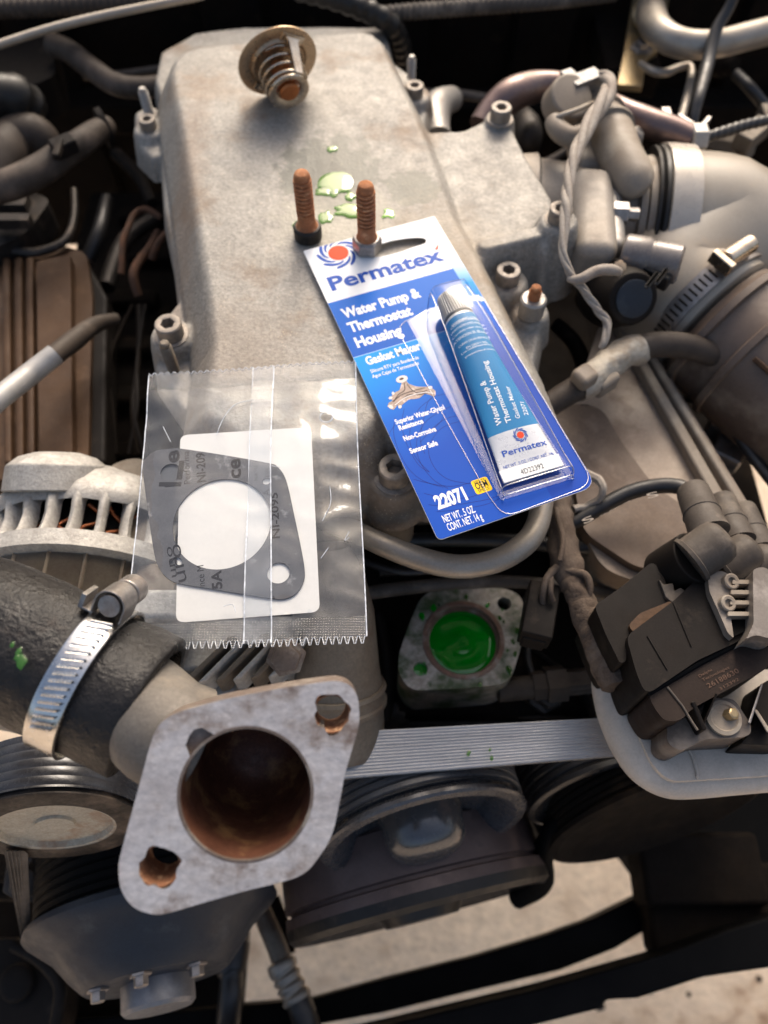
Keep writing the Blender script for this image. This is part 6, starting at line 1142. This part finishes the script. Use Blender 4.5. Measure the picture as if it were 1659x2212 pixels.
# second coil to the right (only its left edge shows)
co2 = root('ignition_coil', 'second dusty ignition coil cut off by the right edge of the view', 'ignition coil', pt(1650, 1560, -9), 'ignition coils on the grey bracket')
w = MB(); w.prism(round2([pt(*GT(x, y), -5.2) for x, y in ((1080, 1790), (1130, 1740), (1160, 1700), (1210, 1400), (1500, 1250), (1600, 1700), (1400, 1800), (1150, 1795))], .3), 2.6, (0, 0, 1)); part('mounting_foot', w, BRN, co2, bev=.25, seg=3)
w = MB(); w.loft([[pt(*GT(x, y), -4.4) for x, y in ((1215, 1395), (1232, 1395), (1150, 1660), (1130, 1650))], [pt(*GT(x, y), -5.6) for x, y in ((1215, 1395), (1232, 1395), (1150, 1660), (1130, 1650))]]); part('foot_gusset', w, STEEL, co2, bev=.05)
w = MB(); w.loft([[pt(*GT(x, y), -4.4) for x, y in ((1170, 1570), (1190, 1560), (1280, 1700), (1260, 1720))], [pt(*GT(x, y), -5.6) for x, y in ((1170, 1570), (1190, 1560), (1280, 1700), (1260, 1720))]]); part('foot_gusset', w, BEIGE, co2, bev=.08)
# rear coil towers block
rb_ = root('coil_tower_block', 'dark brown coil block with stubby lead towers behind the stamped coil', 'ignition coil', pt(1380, 1280, -9))
w = MB(); w.prism(round2([pt(*GT(x, y), -3.7) for x, y in ((120, 880), (280, 770), (500, 590), (560, 640), (640, 860), (420, 960), (340, 1080), (330, 1250), (290, 1260), (200, 1080))], .3), 4.5, (0, 0, 1)); part('block_body', w, BRN, rb_, bev=.2, seg=3)
w = MB(); w.prism(round2([pt(*GT(x, y), -3.4) for x, y in ((345, 1010), (420, 930), (620, 850), (640, 870), (480, 980), (380, 1060))], .2), 1, (0, 0, 1)); part('rusty_edge', w, VALV, rb_, bev=.2)
w = MB(); w.prism([pt(*GT(x, y), -3.5) for x, y in ((545, 700), (580, 740), (640, 730), (650, 780), (690, 760), (720, 780), (640, 865), (590, 820))], 1.2, (0, 0, 1)); part('broken_tab', w, RUBG, rb_, bev=.05)
A = pt(*GT(640, 640), -4.4); Bq = pt(*GT(790, 560), -3.0); w = MB(); w.tube([A - (Bq - A) * .5, A, Bq], [1.2, 1.25, 1.3], 30); part('lead_tower', w, BRN, rb_, bev=.1)
for dx, dy, z0_, lb, sc in ((0, 0, 0, 'fat grey rubber boot on the first coil tower', 1.0), (190, 60, -1.6, 'grey rubber boot behind the first boot', .85), (330, 120, -2.4, 'third grey rubber boot cut by the right edge', .8)):
    bt = root('lead_boot', lb, 'rubber boot', pt(*GT(900 + dx, 480 + dy), -4 + z0_), 'rubber boots on the coil towers')
    P_ = spline([pt(*GT(x + dx, y + dy), z + z0_) for x, y, z in ((770, 130, -3.6), (810, 230, -3.2), (850, 330, -2.9), (880, 400, -2.8))], 6); w = MB(); w.tube(P_, [cm((62 + 1.0 * i) * .5 * sc * 1.1, P_[i]) for i in range(len(P_))], 26); part('boot_stem', w, RUBG, bt, smooth=60)
    w = MB(); w.tube([P_[9] - (P_[10] - P_[9]) * .2, P_[9], P_[9] + (P_[10] - P_[9]) * .3], [cm(38 * sc, P_[9]), cm(41 * sc, P_[9]), cm(38 * sc, P_[9])], 26); part('boot_ring', w, RUBG, bt)
    A = pt(*GT(745 + dx, 590 + dy), -2.9 + z0_); Bq = pt(*GT(975 + dx, 430 + dy), -2.2 + z0_); d = (Bq - A).normalized(); rr_ = cm(50 * sc, A); L_ = (Bq - A).length
    w = MB(); w.lathe(A, d, [(rr_ * .98, .0), (rr_ * 1.08, .02), (rr_ * 1.1, .2), (rr_ * 1.0, .26), (rr_ * 1.0, L_ * .75), (rr_ * .93, L_ * .92), (rr_ * .7, L_ * 1.03), (.01, L_ * 1.07)], 36); part('boot_elbow', w, RUBG, bt, smooth=45)

# ------------------------------------------------------------------ bottom hoses and odd bits
hose('power_steering_hose', [(548, 1900, -30, 20), (530, 1960, -33, 22), (515, 2010, -34, 22), (508, 2036, -35, 24)], RUB, 'black steering hose hanging left of the crimped line at the bottom')
hose('hose_sleeve', [(512, 2030, -34, 30), (506, 2060, -34, 32), (500, 2085, -34, 33), (498, 2096, -34, 30), (500, 2110, -34, 26), (498, 2160, -34, 27), (490, 2240, -35, 27)], RUB, 'thick black rubber sleeve at the bottom of the frame', 'sleeve')
hose('steering_line', [(550, 1930, -33, 20), (572, 1985, -33, 21), (596, 2040, -33, 22), (610, 2080, -33, 22)], ALUG, 'grimy grey metal line leading to a crimped sleeve', 'pipe')
cr_ = root('crimp_sleeve', 'bright crimped metal sleeve on the grey line at the bottom', 'crimp fitting', pt(620, 2110, -34))
P_, r_ = tubeD([(606, 2074, -33, 24), (608, 2080, -33, 32), (613, 2096, -33, 32), (617, 2104, -33, 27), (621, 2112, -33, 32), (626, 2122, -33, 27), (630, 2132, -33, 32), (635, 2144, -33, 27), (640, 2154, -33, 33), (644, 2164, -33, 30)], 4); w = MB(); w.tube(P_, r_, 26); part('sleeve_metal', w, PIPE, cr_, smooth=50)
P_, r_ = tubeD([(640, 2150, -33.2, 27), (655, 2190, -33.2, 29), (675, 2260, -33.5, 30)], 4); w = MB(); w.tube(P_, r_, 20); part('rubber_tail', w, RUB, cr_, smooth=80)
hose('hidden_line', [(590, 1940, -38, 14), (620, 2020, -38, 14), (626, 2060, -38, 12)], DARK, 'dark pipe stub behind the grey metal line', 'pipe')
w = MB(); w.box(pt(40, 2130, -34), 8, 6, 3); w.lathe(pt(38, 2122, -32), (0, 0, 1), [(1.2, 0), (1.2, .4), (.8, .6)], 20); solo('frame_bracket', w, BRN, 'pale dirty bracket with a round hole at the bottom left corner', 'bracket', bev=.5)
w = MB(); w.box(pt(60, 2090, -42), 22, 22, 4); w.box(pt(230, 2180, -44), 22, 12, 3); w.box(pt(330, 2190, -46), 10, 14, 3); solo('lower_crossmember', w, DARK, 'dark blotchy frame piece behind the slate pulley at bottom left', 'frame', bev=.5)
w = MB(); w.box(pt(90, 1870, -24), 22, 4, 4); w.box(pt(60, 1850, -22), 5, 3, 3); w.box(pt(160, 1880, -22), 4, 3, 3); solo('accessory_bracket', w, DARK, 'dark metal bracket in shade behind the left idler pulley', 'bracket', bev=.4)
w = MB(); w.lathe(pt(345, 1868, -16), (0, -.3, 1), [(1.8, -2), (1.8, 0), (1.5, .2), (.01, .25)], 28); solo('round_fitting', w, GRYP, 'pale round cap seen through the lower bolt hole of the outlet flange', 'cap')

# shaded clutter round the open housing and behind the right side
for pts_, m_, lb in (
    ([(770, 1205, -9, 7), (810, 1222, -9, 8), (870, 1236, -9, 8), (940, 1232, -9, 7)], RUB, 'thin black lead with a slight bend left of the pale bent pipe'),
    ([(820, 1330, -17, 14), (838, 1400, -17, 15), (842, 1480, -17, 15), (830, 1560, -17, 14)], BRN, 'dark hose standing upright left of the open housing'),
    ([(1150, 1400, -17, 10), (1200, 1440, -17, 11), (1260, 1500, -17, 11), (1290, 1560, -17, 10)], BRN, 'dark hose slanting down right of the open housing'),
    ([(1120, 1540, -18, 12), (1190, 1545, -18, 12), (1280, 1530, -18, 12)], RUBB, 'brown hose in shade just above the belt run'),
    ([(1135, 1290, -15, 7), (1150, 1340, -15, 7), (1140, 1420, -15, 7), (1165, 1490, -15, 7)], RUB, 'thin dark wire behind the small brown connector'),
    ([(1590, 160, -6, 12), (1620, 190, -6, 12), (1655, 230, -7, 12), (1700, 260, -7, 12)], RUB, 'short black hose at the right edge under the aluminium pipe'),
    ([(1060, 330, -9, 9), (1120, 360, -9, 9), (1180, 350, -9, 9), (1230, 320, -9, 8)], STEELD, 'dark tube in the gap beside the throttle flange corner'),
    ([(1200, 700, -10, 16), (1240, 740, -10, 17), (1260, 800, -10, 17), (1230, 870, -10, 16)], BRN, 'dark brown hose in shade right of the blue card'),
    ([(1310, 640, -9, 8), (1400, 700, -9, 8), (1450, 760, -9, 8)], RUBB, 'thin brown tube in shade under the round sensor'),
    ([(30, 2040, -30, 14), (90, 2075, -30, 15), (130, 2130, -30, 15), (120, 2212, -30, 14)], BRN, 'dark hose in the bottom left corner below the pulley cone'),
    ([(1560, 640, -8, 6), (1500, 720, -9, 6), (1440, 700, -9, 6), (1420, 660, -9, 5)], RUB, 'thin black wire looping below the duct clamp'),
    ([(250, 330, -12, 14), (300, 380, -12, 15), (330, 440, -12, 14)], BRN, 'dark tube behind the left ear of the cover')):
    hose('engine_hose' if pts_[0][3] > 9 else 'engine_wire', pts_, m_, lb, 'hose' if pts_[0][3] > 9 else 'wire')
for (u, v, z, r_) in ((1180, 1500, -16, 1.2), (845, 1540, -18, 1.4), (60, 1900, -20, 1.5), (1145, 1700, -22, 1.0)):
    w = MB(); w.lathe(pt(u, v, z), (.2, -.4, .9), [(r_, -1), (r_, 0), (r_ * .7, .1), (r_ * .62, .7), (r_ * .5, .8)], 6)
    solo('block_bolt', w, STEELD, {1180: 'dark bolt head right of the open housing', 845: 'dark bolt head low at left of the housing', 60: 'dark bolt head behind the left belt span', 1145: 'dark bolt head right of the water pump pulley'}[u], 'bolt', bev=.08)
